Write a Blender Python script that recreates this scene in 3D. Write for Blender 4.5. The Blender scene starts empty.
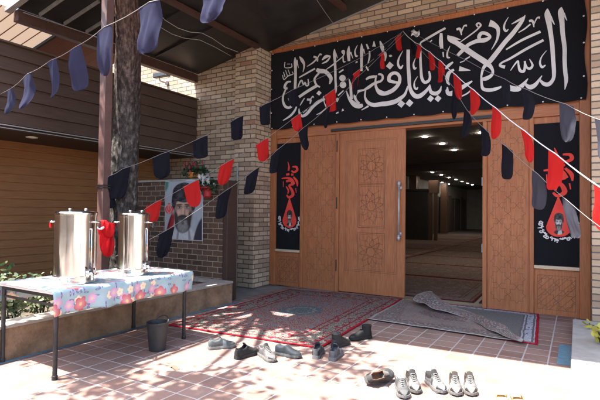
import bpy, math, random
from mathutils import Vector, noise
random.seed(7)
C = bpy.context.scene.collection
R = math.radians
# ------------------------------------------------------------------ camera model (also used to measure real positions)
F0, YAW, PIT, ROL, CAMH = 464.1, 0.538496, 0.0233117, 0.0115718, 1.55
FW = Vector((-math.sin(YAW)*math.cos(PIT), math.cos(YAW)*math.cos(PIT), math.sin(PIT)))
_r = Vector((math.cos(YAW), math.sin(YAW), 0)); _u = _r.cross(FW)
RT = _r*math.cos(ROL)+_u*math.sin(ROL); UP = _u*math.cos(ROL)-_r*math.sin(ROL)
O = Vector((0, 0, CAMH))
def ray(u, v): return FW+(u-300)/F0*RT-(v-200)/F0*UP
def at(u, v, ax, val):
    d = ray(u, v); return O+d*((val-O[ax])/d[ax])
def dep(u, v, d): return O+ray(u, v)*d
# ------------------------------------------------------------------ node helpers
def nd(nt, typ, ins=None, **kw):
    n = nt.nodes.new('ShaderNode'+typ)
    for k, v in kw.items(): setattr(n, k, v)
    for k, v in (ins or {}).items():
        s = n.inputs[k]
        if isinstance(v, bpy.types.NodeSocket): nt.links.new(v, s)
        else:
            if isinstance(v, tuple) and s.type == 'RGBA' and len(v) == 3: v = v+(1,)
            s.default_value = v
    return n
def mt(nt, op, a, b=0.0, c=None):
    n = nt.nodes.new('ShaderNodeMath'); n.operation = op
    for i, x in enumerate((a, b, c)):
        if x is None: continue
        if isinstance(x, bpy.types.NodeSocket): nt.links.new(x, n.inputs[i])
        else: n.inputs[i].default_value = x
    return n.outputs[0]
def mixc(nt, f, a, b, mode='MIX'):
    n = nt.nodes.new('ShaderNodeMix'); n.data_type = 'RGBA'; n.blend_type = mode
    for i, x in ((0, f), (6, a), (7, b)):
        if isinstance(x, bpy.types.NodeSocket): nt.links.new(x, n.inputs[i])
        else: n.inputs[i].default_value = x if not isinstance(x, tuple) else (x+(1,) if len(x) == 3 else x)
    return n.outputs[2]
def ramp(nt, f, stops, interp='LINEAR'):
    n = nt.nodes.new('ShaderNodeValToRGB'); r = n.color_ramp; r.interpolation = interp
    while len(r.elements) < len(stops): r.elements.new(0.5)
    for e, (p, c) in zip(r.elements, stops):
        e.position = p; e.color = c+(1,) if len(c) == 3 else c
    nt.links.new(f, n.inputs[0]); return n.outputs[0]
def bump(nt, h, s=0.3, d=0.01):
    return nd(nt, 'Bump', {'Strength': s, 'Distance': d, 'Height': h}).outputs[0]
def mat(name, col=(0.5, 0.5, 0.5), rough=0.6, metal=0.0, spec=0.5):
    m = bpy.data.materials.new(name); m.use_nodes = True
    b = m.node_tree.nodes['Principled BSDF']
    b.inputs['Base Color'].default_value = col+(1,)
    b.inputs['Roughness'].default_value = rough; b.inputs['Metallic'].default_value = metal
    b.inputs['Specular IOR Level'].default_value = spec
    return m
def bs(m): return m.node_tree, m.node_tree.nodes['Principled BSDF']
def uvs(nt): return nd(nt, 'TexCoord').outputs['UV']
def objc(nt): return nd(nt, 'TexCoord').outputs['Object']
def pnoise(nt, vec, scale, det=4, rough=.55, stretch=None):
    if stretch: vec = nd(nt, 'Mapping', {'Vector': vec, 'Scale': stretch}).outputs[0]
    return nd(nt, 'TexNoise', {'Vector': vec, 'Scale': scale, 'Detail': det, 'Roughness': rough}).outputs[0]
def mottled(name, c1, c2, scale=8, rough=.7, bumps=.2, bscale=None, metal=0, spec=.4, stretch=None, use='obj'):
    m = mat(name, c1, rough, metal, spec); nt, b = bs(m)
    vec = objc(nt) if use == 'obj' else uvs(nt)
    n = pnoise(nt, vec, scale, 5, .6, stretch)
    c = ramp(nt, n, [(.32, c1), (.68, c2)])
    nt.links.new(c, b.inputs['Base Color'])
    if bumps:
        h = pnoise(nt, vec, bscale or scale*4, 5, .6, stretch)
        nt.links.new(bump(nt, h, bumps, .01), b.inputs['Normal'])
    return m
def brick_mat(name, c1, c2, cred, mortar, bw=.25, rh=.1, ms=.013, dirt=.35):
    m = mat(name, c1, .85, spec=.25); nt, b = bs(m); uv = uvs(nt)
    w = nd(nt, 'VectorMath', {0: uv, 1: nd(nt, 'TexNoise', {'Vector': uv, 'Scale': 6.0}).outputs[1]}, operation='MULTIPLY_ADD')
    w.inputs[1].default_value = (1, 1, 1)
    jit = nd(nt, 'VectorMath', {0: nd(nt, 'TexNoise', {'Vector': uv, 'Scale': 9.0}).outputs[1], 1: (.012, .012, 0)}, operation='MULTIPLY')
    vv = nd(nt, 'VectorMath', {0: uv, 1: jit.outputs[0]}, operation='ADD').outputs[0]
    nt.nodes.remove(w)
    def bt(a, c, mo):
        n = nd(nt, 'TexBrick', {'Vector': vv, 'Color1': a, 'Color2': c, 'Mortar': mo, 'Scale': 1.0, 'Mortar Size': ms, 'Mortar Smooth': .25,
                                'Bias': 0.0, 'Brick Width': bw, 'Row Height': rh}, offset=.5)
        return n
    b1 = bt((0, 0, 0), (1, 1, 1), (.5, .5, .5))
    val = b1.outputs[0]; fac = b1.outputs[1]
    col = ramp(nt, val, [(0, tuple(x*.66 for x in c1)), (.3, c1), (.65, c2), (.955, tuple(min(.7, x*1.12) for x in c2)), (.98, cred), (1, cred)])
    n1 = pnoise(nt, uv, 35, 4); n2 = pnoise(nt, uv, 1.3, 4)
    col = mixc(nt, mt(nt, 'MULTIPLY', n1, .5), col, tuple(x*.55 for x in c1))
    col = mixc(nt, mt(nt, 'MULTIPLY', ramp(nt, n2, [(.35, (0, 0, 0)), (.75, (1, 1, 1))]), dirt), col, tuple(x*.45 for x in c2))
    mo = mixc(nt, n1, mortar, tuple(x*1.8 for x in mortar))
    col = mixc(nt, fac, col, mo)
    nt.links.new(col, b.inputs['Base Color'])
    hh = mt(nt, 'ADD', mt(nt, 'MULTIPLY', mt(nt, 'SUBTRACT', 1.0, fac), 1.0), mt(nt, 'MULTIPLY', n1, .35))
    nt.links.new(bump(nt, hh, .9, .012), b.inputs['Normal'])
    return m
def wood_mat(name, c1, c2, c3, axis='v', rough=.5, dirt=None):
    m = mat(name, c1, rough, spec=.35); nt, b = bs(m); uv = uvs(nt)
    st = (18, 1.2, 1) if axis == 'v' else (1.2, 18, 1)
    n = pnoise(nt, uv, 2.6, 6, .62, st); g = pnoise(nt, uv, 1.1, 3)
    col = ramp(nt, n, [(.3, c1), (.5, c2), (.72, c3)])
    col = mixc(nt, mt(nt, 'MULTIPLY', ramp(nt, g, [(.35, (0, 0, 0)), (.7, (1, 1, 1))]), .4), col, tuple(x*.7 for x in c2))
    nt.links.new(col, b.inputs['Base Color'])
    nt.links.new(bump(nt, n, .12, .004), b.inputs['Normal'])
    rr = mt(nt, 'ADD', mt(nt, 'MULTIPLY', n, .25), rough-.12); nt.links.new(rr, b.inputs['Roughness'])
    return m
def cloth_mat(name, col, trans=.35, rough=.85, var=.25):
    m = mat(name, col, rough, spec=.15); nt, b = bs(m); uv = uvs(nt)
    n = pnoise(nt, uv, 7, 4)
    c = mixc(nt, mt(nt, 'MULTIPLY', n, var), col+(1,), tuple(x*.55 for x in col)+(1,))
    nt.links.new(c, b.inputs['Base Color'])
    b.inputs['Specular IOR Level'].default_value = .05
    wv = pnoise(nt, uv, 14, 3, .5); nt.links.new(bump(nt, wv, .25, .01), b.inputs['Normal'])
    if trans > 0:
        t = nd(nt, 'BsdfTranslucent', {'Color': c}); mx = nd(nt, 'MixShader', {0: trans, 1: b.outputs[0], 2: t.outputs[0]})
        nt.links.new(mx.outputs[0], nt.nodes['Material Output'].inputs[0])
    return m
# ------------------------------------------------------------------ materials
def paving():
    m = mat('terracotta_paving', rough=.72, spec=.3); nt, b = bs(m)
    oc = objc(nt); v = nd(nt, 'Mapping', {'Vector': oc, 'Location': (2.42+.006, -3.59+.246, 0)}).outputs[0]
    br = nd(nt, 'TexBrick', {'Vector': v, 'Color1': (0, 0, 0), 'Color2': (1, 1, 1), 'Mortar': (.5, .5, .5), 'Scale': 1.0, 'Mortar Size': .009,
                             'Mortar Smooth': .3, 'Brick Width': .24, 'Row Height': .24}, offset=0.0)
    col = ramp(nt, br.outputs[0], [(0, (.19, .108, .082)), (.5, (.24, .145, .112)), (1, (.29, .185, .145))])
    n1 = pnoise(nt, oc, 3, 5); n2 = pnoise(nt, oc, 28, 5, .65)
    col = mixc(nt, mt(nt, 'MULTIPLY', ramp(nt, n1, [(.4, (0, 0, 0)), (.7, (1, 1, 1))]), .45), col, (.3, .235, .215))
    col = mixc(nt, mt(nt, 'MULTIPLY', n2, .55), col, (.13, .085, .08))
    n4 = pnoise(nt, oc, 1.1, 6, .7); col = mixc(nt, mt(nt, 'MULTIPLY', ramp(nt, n4, [(.52, (0, 0, 0)), (.62, (1, 1, 1))]), .38), col, (.1, .075, .065))
    n5 = pnoise(nt, oc, 75, 2, .5); col = mixc(nt, mt(nt, 'MULTIPLY', mt(nt, 'GREATER_THAN', n5, .70), .6), col, (.06, .045, .04))
    gro = mixc(nt, n2, (.42, .38, .36), (.3, .27, .26))
    col = mixc(nt, br.outputs[1], col, gro)
    nt.links.new(col, b.inputs['Base Color'])
    h = mt(nt, 'ADD', mt(nt, 'SUBTRACT', 1.0, br.outputs[1]), mt(nt, 'MULTIPLY', n2, .5))
    nt.links.new(bump(nt, h, .5, .006), b.inputs['Normal'])
    return m
M = {}
M['paving'] = paving()
M['asphalt'] = mottled('ground_dust', (.2, .18, .16), (.28, .25, .22), 4, .9)
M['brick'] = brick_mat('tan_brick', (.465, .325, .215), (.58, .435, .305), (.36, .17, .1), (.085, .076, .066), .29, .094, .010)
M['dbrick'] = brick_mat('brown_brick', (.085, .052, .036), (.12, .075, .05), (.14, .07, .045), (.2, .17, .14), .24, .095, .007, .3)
M['wood'] = wood_mat('door_wood', (.27, .09, .034), (.36, .13, .05), (.45, .18, .076))
M['woodh'] = wood_mat('rail_wood', (.27, .09, .034), (.36, .13, .05), (.45, .18, .076), 'h')
M['groove'] = mottled('carved_groove', (.10, .045, .022), (.19, .095, .05), 3, .8, 0)
M['siding'] = wood_mat('dark_siding', (.055, .034, .025), (.075, .046, .033), (.098, .061, .045), 'h', .5)
M['slat'] = wood_mat('brown_slat', (.23, .1, .038), (.3, .135, .053), (.37, .17, .07), 'h', .45)
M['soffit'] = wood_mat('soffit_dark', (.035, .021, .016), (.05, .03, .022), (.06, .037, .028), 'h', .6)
M['orange'] = wood_mat('orange_planks', (.2, .07, .032), (.245, .09, .042), (.28, .112, .054), 'h', .5)
M['beam'] = mottled('beam_brown', (.045, .02, .014), (.068, .032, .022), 10, .5)
M['post'] = mottled('post_brown', (.085, .045, .038), (.12, .066, .055), 9, .5, .08)
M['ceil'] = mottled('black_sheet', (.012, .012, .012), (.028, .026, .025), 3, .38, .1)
M['steelgrey'] = mottled('galvanised', (.3, .3, .3), (.42, .41, .4), 12, .5, .05, metal=.5)
M['fascia'] = mottled('fascia_sheet', (.45, .42, .43), (.55, .52, .52), 5, .45, .05)
M['concrete'] = mottled('concrete', (.24, .21, .185), (.33, .295, .26), 7, .9, .35)
M['plinth'] = mottled('plinth_concrete', (.29, .275, .255), (.38, .36, .335), 6, .9, .3)
M['blue'] = mottled('blue_paint', (.07, .16, .23), (.12, .22, .29), 14, .6, .1)
M['black'] = mat('black_metal', (.018, .018, .019), .4)
M['frame'] = mottled('table_steel', (.018, .018, .02), (.034, .033, .033), 20, .42, .05, metal=.2)
M['dkgrey'] = mottled('dark_plastic', (.016, .017, .018), (.03, .03, .03), 9, .5, .08)
M['white'] = mat('white_plastic', (.75, .74, .72), .4)
M['cream_wood'] = wood_mat('batten_wood', (.5, .38, .25), (.58, .45, .31), (.65, .52, .37), 'h')
M['pipe'] = mat('grey_pipe', (.33, .32, .31), .5)
def planter_mat():
    m = mat('planter_render', rough=.9, spec=.2); nt, b = bs(m); oc = objc(nt)
    n1 = pnoise(nt, oc, 5, 6, .68); n2 = pnoise(nt, oc, 24, 5, .7)
    c = ramp(nt, n1, [(.3, (.16, .095, .055)), (.5, (.28, .18, .11)), (.68, (.38, .255, .16))])
    c = mixc(nt, mt(nt, 'MULTIPLY', n2, .6), c, (.12, .085, .06)); nt.links.new(c, b.inputs['Base Color'])
    nt.links.new(bump(nt, mt(nt, 'ADD', n1, mt(nt, 'MULTIPLY', n2, .6)), .8, .03), b.inputs['Normal']); return m
M['planter'] = planter_mat()
M['soil'] = mottled('soil', (.05, .038, .028), (.1, .075, .055), 18, .95, .8)
def bark():
    m = mat('bark', rough=.9, spec=.2); nt, b = bs(m); oc = objc(nt)
    n = pnoise(nt, oc, 9, 6, .74, (2.0, 2.0, 1)); n2 = pnoise(nt, oc, 3.0, 4)
    z = nd(nt, 'SeparateXYZ', {0: oc}).outputs[2]
    red = mt(nt, 'MULTIPLY', ramp(nt, mt(nt, 'DIVIDE', z, 5.0), [(.55, (0, 0, 0)), (.85, (1, 1, 1))]), 1.0)
    lo = ramp(nt, n, [(.4, (.012, .011, .01)), (.52, (.06, .052, .046)), (.66, (.22, .2, .18))])
    hi = ramp(nt, n, [(.4, (.02, .01, .007)), (.52, (.1, .05, .034)), (.66, (.22, .13, .09))])
    c = mixc(nt, red, lo, hi); c = mixc(nt, mt(nt, 'MULTIPLY', n2, .5), c, (.05, .04, .035)); nt.links.new(c, b.inputs['Base Color'])
    nt.links.new(bump(nt, n, 1.0, .04), b.inputs['Normal']); return m
M['bark'] = bark()
def leafm(name, c1, c2, tr=.35):
    m = mat(name, c1, .5, spec=.4); nt, b = bs(m)
    rnd = nd(nt, 'NewGeometry').outputs['Random Per Island']
    c = ramp(nt, rnd, [(0, c1), (1, c2)]); nt.links.new(c, b.inputs['Base Color'])
    t = nd(nt, 'BsdfTranslucent', {'Color': c}); mx = nd(nt, 'MixShader', {0: tr, 1: b.outputs[0], 2: t.outputs[0]})
    nt.links.new(mx.outputs[0], nt.nodes['Material Output'].inputs[0]); return m
M['leaf'] = leafm('tree_leaf', (.035, .065, .018), (.075, .12, .035))
M['leaf2'] = leafm('shrub_leaf', (.12, .16, .07), (.3, .34, .2))
M['leafd'] = leafm('dark_leaf', (.02, .045, .02), (.05, .09, .035), .2)
M['yleaf'] = leafm('yellow_leaf', (.42, .42, .06), (.6, .55, .12))
def steel():
    m = mat('polished_steel', (.62, .6, .57), .12, 1.0); nt, b = bs(m); oc = objc(nt)
    n = pnoise(nt, oc, 3, 3, .5, (1, 1, .25)); n2 = pnoise(nt, oc, 40, 3)
    nt.links.new(bump(nt, n, .3, .06), b.inputs['Normal'])
    nt.links.new(mt(nt, 'ADD', .06, mt(nt, 'MULTIPLY', pnoise(nt, oc, 7, 5, .7), .2)), b.inputs['Roughness']); return m
M['steel'] = steel()
M['banner'] = cloth_mat('banner_black', (.011, .011, .014), 0, .75, .5)
_nt, _b = bs(M['banner']); _b.inputs['Sheen Weight'].default_value = .12; _nt.links.new(bump(_nt, pnoise(_nt, uvs(_nt), 2.2, 4, .6, (1, .5, 1)), .9, .05), _b.inputs['Normal'])
M['ink'] = mottled('white_ink', (.52, .5, .5), (.66, .64, .63), 3, .8, 0)
M['inkred'] = mottled('red_ink', (.62, .04, .03), (.7, .06, .04), 6, .8, 0)
M['flagred'] = cloth_mat('red_flag', (.5, .022, .02), .35)
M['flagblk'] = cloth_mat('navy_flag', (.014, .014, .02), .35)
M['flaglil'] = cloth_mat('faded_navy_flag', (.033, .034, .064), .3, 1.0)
M['flaglit'] = cloth_mat('sunlit_black_flag', (.05, .05, .065), .3, .5)  # lighter copy of the black flag cloth, with sunlight put into its colour
M['cord'] = mat('cord_grey', (.2, .18, .17), .8); M['cordw'] = mat('cord_white', (.75, .72, .7), .7)
M['redcloth'] = cloth_mat('bright_red_cloth', (.62, .015, .02), .2, .5)
M['potor'] = mottled('orange_pot', (.4, .15, .03), (.48, .2, .05), 10, .5, 0)
M['potred'] = mottled('red_pot', (.3, .012, .02), (.36, .02, .03), 10, .4, 0)
M['petw'] = mat('white_petal', (.5, .5, .47), .6); M['petr'] = mat('red_petal', (.2, .012, .02), .6)
def emat(name, col, s):
    m = mat(name, col); nt, b = bs(m); b.inputs['Emission Color'].default_value = col+(1,); b.inputs['Emission Strength'].default_value = s; return m
M['lamp'] = emat('lit_lamp', (1, .88, .74), 75.0)
M['dlight'] = mat('downlight_glass', (.8, .78, .72), .3)
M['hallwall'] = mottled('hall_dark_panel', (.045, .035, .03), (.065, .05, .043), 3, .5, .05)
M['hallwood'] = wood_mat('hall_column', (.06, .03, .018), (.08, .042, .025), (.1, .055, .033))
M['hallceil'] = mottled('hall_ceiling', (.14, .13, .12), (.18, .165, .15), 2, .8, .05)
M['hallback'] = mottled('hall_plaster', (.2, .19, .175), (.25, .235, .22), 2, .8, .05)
M['wall'] = mottled('plaster', (.4, .36, .3), (.5, .45, .38), 3, .9, .1)
def sheet():
    m = mat('cream_roof_sheet', (.3, .26, .22), .5); nt, b = bs(m)
    t = nd(nt, 'BsdfTranslucent', {'Color': (.5, .43, .37)}); mx = nd(nt, 'MixShader', {0: .5, 1: b.outputs[0], 2: t.outputs[0]})
    nt.links.new(mx.outputs[0], nt.nodes['Material Output'].inputs[0]); return m
M['sheet'] = sheet()
def carpet_mat(name, W, L, edge, border, bcol2, field, fcol2, med, medr, bw=.45, k=1.0):
    m = mat(name, rough=.95, spec=.1); nt, b = bs(m); uv = uvs(nt)
    s = nd(nt, 'SeparateXYZ', {0: uv}); x, y = s.outputs[0], s.outputs[1]
    dx = mt(nt, 'MINIMUM', x, mt(nt, 'SUBTRACT', W, x)); dy = mt(nt, 'MINIMUM', y, mt(nt, 'SUBTRACT', L, y)); d = mt(nt, 'MINIMUM', dx, dy)
    vo = nd(nt, 'TexVoronoi', {'Vector': uv, 'Scale': 17.0*k, 'Randomness': .75}); v1 = vo.outputs['Distance']
    vo2 = nd(nt, 'TexVoronoi', {'Vector': uv, 'Scale': 6.0*k, 'Randomness': .3}); v2 = vo2.outputs['Distance']
    n = pnoise(nt, uv, 22*k, 3, .6); n3 = pnoise(nt, uv, 90, 2)
    pat = mt(nt, 'ADD', mt(nt, 'MULTIPLY', mt(nt, 'SINE', mt(nt, 'MULTIPLY', v1, 16.0)), .5), mt(nt, 'MULTIPLY', mt(nt, 'SINE', mt(nt, 'MULTIPLY', v2, 26.0)), .5))
    pat = mt(nt, 'ADD', pat, mt(nt, 'MULTIPLY', mt(nt, 'SUBTRACT', n, .5), 2.2))
    pm = ramp(nt, mt(nt, 'ADD', mt(nt, 'MULTIPLY', pat, .5), .5), [(.36, (0, 0, 0)), (.46, (1, 1, 1))])
    ck = nd(nt, 'SeparateColor', {0: vo.outputs['Color']}).outputs[0]
    fc = mixc(nt, pm, field, fcol2); fc = mixc(nt, mt(nt, 'GREATER_THAN', ck, .78), fc, med)
    bc = mixc(nt, pm, border, bcol2); bc = mixc(nt, mt(nt, 'GREATER_THAN', ck, .86), bc, field)
    ex = mt(nt, 'DIVIDE', mt(nt, 'SUBTRACT', x, W/2), medr[0]); ey = mt(nt, 'DIVIDE', mt(nt, 'SUBTRACT', y, L/2), medr[1])
    rr = mt(nt, 'SQRT', mt(nt, 'ADD', mt(nt, 'MULTIPLY', ex, ex), mt(nt, 'MULTIPLY', ey, ey)))
    rr = mt(nt, 'ADD', rr, mt(nt, 'MULTIPLY', mt(nt, 'SINE', mt(nt, 'MULTIPLY', mt(nt, 'ARCTAN2', ey, ex), 12.0)), .06))
    mc = mixc(nt, pm, med, tuple(q*.6 for q in med))
    mc = mixc(nt, mt(nt, 'COMPARE', rr, .62, .05), mc, bcol2)
    fc = mixc(nt, mt(nt, 'LESS_THAN', rr, 1.0), fc, mc)
    col = mixc(nt, mt(nt, 'LESS_THAN', d, bw), fc, bc)
    for c0, hw in ((bw, .012), (bw*.3, .012), (bw*.8, .01)):
        col = mixc(nt, mt(nt, 'COMPARE', d, c0, hw), col, field)
    col = mixc(nt, mt(nt, 'LESS_THAN', d, .035), col, edge)
    col = mixc(nt, mt(nt, 'MULTIPLY', n3, .5), col, mixc(nt, .5, col, (.05, .04, .04)))
    nt.links.new(col, b.inputs['Base Color']); nt.links.new(bump(nt, n3, .6, .006), b.inputs['Normal'])
    b.inputs['Specular IOR Level'].default_value = 0.0
    return m
def floral():
    m = mat('floral_oilcloth', rough=.45, spec=.45); nt, b = bs(m); uv = uvs(nt)
    col = mixc(nt, ramp(nt, pnoise(nt, uv, 5, 3), [(.35, (0, 0, 0)), (.65, (1, 1, 1))]), (.27, .41, .43), (.36, .47, .49))
    def layer(col, cell, rad, petals, c1, c2, off, rnd=.55, th=0.0, sq=(1, 1)):
        v = nd(nt, 'Mapping', {'Vector': uv, 'Location': off+(0,), 'Scale': (1/cell*sq[0], 1/cell*sq[1], 1)}).outputs[0]
        vo = nd(nt, 'TexVoronoi', {'Vector': v, 'Scale': 1.0, 'Randomness': rnd}, voronoi_dimensions='2D')
        df = nd(nt, 'VectorMath', {0: v, 1: vo.outputs['Position']}, operation='SUBTRACT').outputs[0]
        s = nd(nt, 'SeparateXYZ', {0: df}); rnd_ = nd(nt, 'SeparateColor', {0: vo.outputs['Color']})
        a = mt(nt, 'ARCTAN2', s.outputs[1], s.outputs[0]); a = mt(nt, 'ADD', a, mt(nt, 'MULTIPLY', rnd_.outputs[0], 6.28))
        rr = mt(nt, 'SQRT', mt(nt, 'ADD', mt(nt, 'MULTIPLY', s.outputs[0], s.outputs[0]), mt(nt, 'MULTIPLY', s.outputs[1], s.outputs[1])))
        pr = mt(nt, 'MULTIPLY', mt(nt, 'ADD', .68, mt(nt, 'MULTIPLY', mt(nt, 'ABSOLUTE', mt(nt, 'COSINE', mt(nt, 'MULTIPLY', a, petals/2))), .32)), rad)
        mask = mt(nt, 'MULTIPLY', mt(nt, 'LESS_THAN', rr, pr), mt(nt, 'GREATER_THAN', rnd_.outputs[1], th))
        pc = mixc(nt, mt(nt, 'MULTIPLY', mt(nt, 'DIVIDE', rr, rad), 1.0), c2, c1)
        col = mixc(nt, mask, col, pc)
        cm = mt(nt, 'MULTIPLY', mt(nt, 'LESS_THAN', rr, rad*.22), mask)
        return mixc(nt, cm, col, (.75, .55, .25))
    col = layer(col, .085, .26, 1, (.2, .17, .36), (.16, .12, .3), (.3, .1), .9, .62, (2.2, .62))
    col = layer(col, .12, .22, 2, (.14, .2, .32), (.2, .25, .36), (.15, .62), .9, .5, (.8, 2.2))
    col = layer(col, .15, .27, 5, (.84, .62, .42), (.84, .74, .56), (.71, .33), .8, .45)
    col = layer(col, .19, .27, 5, (.56, .28, .45), (.7, .48, .6), (.25, .81), .8, .45)
    col = layer(col, .235, .31, 5, (.5, .09, .11), (.72, .33, .33), (0, .55), .35, .3)
    nt.links.new(col, b.inputs['Base Color'])
    nt.links.new(bump(nt, pnoise(nt, uv, 9, 3), .15, .02), b.inputs['Normal']); return m
M['floral'] = floral()
# ------------------------------------------------------------------ mesh builder
class MB:
    def __init__(s): s.v = []; s.f = []; s.uv = []; s.mi = []; s.m = 0
    def add(s, vs): i = len(s.v); s.v += [tuple(p) for p in vs]; return i
    def face(s, idx, uv=None):
        s.f.append(tuple(idx)); s.uv.append(uv); s.mi.append(s.m)
    def quad(s, a, b, c, d, uv=None):
        i = s.add((a, b, c, d)); s.face((i, i+1, i+2, i+3), uv)
    def poly(s, pts, uv=None):
        i = s.add(pts); s.face(range(i, i+len(pts)), uv)
    def box(s, x0, y0, z0, x1, y1, z1): return s.hexa([(x0, y0, z0), (x1, y0, z0), (x1, y1, z0), (x0, y1, z0), (x0, y0, z1), (x1, y0, z1), (x1, y1, z1), (x0, y1, z1)])
    def hexa(s, p):
        i = s.add(p)
        for q in ((0, 3, 2, 1), (4, 5, 6, 7), (0, 1, 5, 4), (1, 2, 6, 5), (2, 3, 7, 6), (3, 0, 4, 7)): s.face([i+k for k in q])
        return s
    def beam(s, a, b, w, h):   # box along a-b, width w (horizontal), height h
        a, b = Vector(a), Vector(b); d = (b-a).normalized()
        sd = d.cross(Vector((0, 0, 1))); sd = sd.normalized() if sd.length > 1e-4 else Vector((1, 0, 0)); up = sd.cross(d)
        p = []
        for q in (a, b): p.append([q+sd*sx*w/2+up*sz*h/2 for sx, sz in ((-1, -1), (1, -1), (1, 1), (-1, 1))])
        i = s.add(p[0]+p[1])
        for q in ((0, 1, 2, 3), (7, 6, 5, 4), (0, 4, 5, 1), (1, 5, 6, 2), (2, 6, 7, 3), (3, 7, 4, 0)): s.face([i+k for k in q])
        return s
    def tube(s, pts, r, n=8, caps=True):
        pts = [Vector(p) for p in pts]; rs = r if isinstance(r, (list, tuple)) else [r]*len(pts); base = None; ref = None; acc = 0
        for k, p in enumerate(pts):
            d = (pts[min(k+1, len(pts)-1)]-pts[max(k-1, 0)]).normalized()
            if ref is None: ref = d.orthogonal().normalized()
            ref = (ref-d*ref.dot(d)).normalized(); b2 = d.cross(ref)
            i = s.add([p+(ref*math.cos(2*math.pi*j/n)+b2*math.sin(2*math.pi*j/n))*rs[k] for j in range(n)])
            if k:
                l = (p-pts[k-1]).length
                for j in range(n):
                    j2 = (j+1) % n; s.face((base+j, base+j2, i+j2, i+j), [(j/n*.5, acc), ((j+1)/n*.5, acc), ((j+1)/n*.5, acc+l), (j/n*.5, acc+l)])
                acc += l
            if k == 0: first = i
            base = i
        if caps: s.face([first+j for j in reversed(range(n))]); s.face([base+j for j in range(n)])
        return s
    def lathe(s, c, prof, n=32, axis=None, caps=True):
        c = Vector(c); base = None
        for k, (r, z) in enumerate(prof):
            i = s.add([c+Vector((r*math.cos(2*math.pi*j/n), r*math.sin(2*math.pi*j/n), z)) for j in range(n)])
            if k:
                for j in range(n): j2 = (j+1) % n; s.face((base+j, base+j2, i+j2, i+j))
            else: first = i
            base = i
        if caps:
            s.face([first+j for j in reversed(range(n))]); s.face([base+j for j in range(n)])
        return s
    def grid(s, fn, nu, nv, uvf=None, mf=None):
        i = s.add([fn(a/nu, b/nv) for b in range(nv+1) for a in range(nu+1)])
        for b in range(nv):
            for a in range(nu):
                q = (i+b*(nu+1)+a, i+b*(nu+1)+a+1, i+(b+1)*(nu+1)+a+1, i+(b+1)*(nu+1)+a)
                if uvf: uv = [uvf(aa/nu, bb/nv) for aa, bb in ((a, b), (a+1, b), (a+1, b+1), (a, b+1))]
                else: uv = [(aa/nu, bb/nv) for aa, bb in ((a, b), (a+1, b), (a+1, b+1), (a, b+1))]
                if mf: s.m = mf((a+.5)/nu, (b+.5)/nv)
                s.face(q, uv)
        return s
    def ball(s, c, rx, ry=None, rz=None, n=14):
        ry = ry or rx; rz = rz or rx; c = Vector(c); m = n//2
        rows = []
        for k in range(1, m):
            t = math.pi*k/m
            rows.append(s.add([c+Vector((rx*math.sin(t)*math.cos(2*math.pi*j/n), ry*math.sin(t)*math.sin(2*math.pi*j/n), rz*math.cos(t))) for j in range(n)]))
        a = s.add([c+Vector((0, 0, rz))]); z = s.add([c-Vector((0, 0, rz))])
        for j in range(n):
            j2 = (j+1) % n; s.face((a, rows[0]+j, rows[0]+j2)); s.face((z, rows[-1]+j2, rows[-1]+j))
            for q in range(len(rows)-1): s.face((rows[q]+j, rows[q+1]+j, rows[q+1]+j2, rows[q]+j2))
        return s
    def build(s, name, mats, parent=None, smooth=False, bevel=0, solid=0, origin=None):
        me = bpy.data.meshes.new(name); org = Vector(origin) if origin else Vector((0, 0, 0))
        me.from_pydata([tuple(Vector(p)-org) for p in s.v], [], s.f)
        if not isinstance(mats, (list, tuple)): mats = [mats]
        for m in mats: me.materials.append(m)
        ul = me.uv_layers.new(name='UVMap')
        for p in me.polygons:
            p.material_index = s.mi[p.index]; p.use_smooth = smooth
            uv = s.uv[p.index]; nrm = p.normal
            for k, li in enumerate(p.loop_indices):
                if uv: ul.data[li].uv = uv[k]
                else:
                    c = Vector(s.v[me.loops[li].vertex_index])
                    if abs(nrm.z) > .7: ul.data[li].uv = (c.x, c.y)
                    elif abs(nrm.x) > abs(nrm.y): ul.data[li].uv = (c.y+.13, c.z)
                    else: ul.data[li].uv = (c.x, c.z)
        o = bpy.data.objects.new(name, me); C.objects.link(o); o.location = org
        if parent:
            o.parent = parent
            if origin is None: o.matrix_parent_inverse = parent_inv(parent)
        if bevel:
            b = o.modifiers.new('edge', 'BEVEL'); b.width = bevel; b.segments = 2; b.limit_method = 'ANGLE'; b.angle_limit = R(40)
        if solid:
            q = o.modifiers.new('thick', 'SOLIDIFY'); q.thickness = solid; q.offset = 0
        return o
LOC = {}
def parent_inv(p):
    from mathutils import Matrix
    # parts are written in world coordinates: cancel the whole chain above them
    return LOC.get(p.name, Matrix.Identity(4)).inverted()
def tag(o, label, cat, group=None, kind=None):
    if label: o['label'] = label
    if cat: o['category'] = cat
    if group: o['group'] = group
    if kind: o['kind'] = kind
    return o
def thing(name, loc, label, cat, group=None):
    from mathutils import Matrix
    o = bpy.data.objects.new(name, None); o.empty_display_size = .1; C.objects.link(o); o.location = loc
    LOC[o.name] = Matrix.Translation(Vector(loc)); return tag(o, label, cat, group)
def sub(o_parent):     # parts used as parents carry world-coordinate meshes too
    LOC[o_parent.name] = LOC.get(o_parent.parent.name) if False else __import__('mathutils').Matrix.Identity(4)
    return o_parent
def structure(name, mb, m, **k):
    o = mb.build(name, m, **k); o['kind'] = 'structure'; return o
def part(mb, name, m, parent, **k):
    # world-coordinate mesh under a thing whose Empty sits at its base (or under a part of it)
    o = mb.build(name, m, None, **k)
    o.parent = parent
    p = parent; off = Vector((0, 0, 0))
    while p: off += p.location; p = p.parent
    o.location = -off if k.get('origin') is None else Vector(k['origin'])-off
    return o
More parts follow.
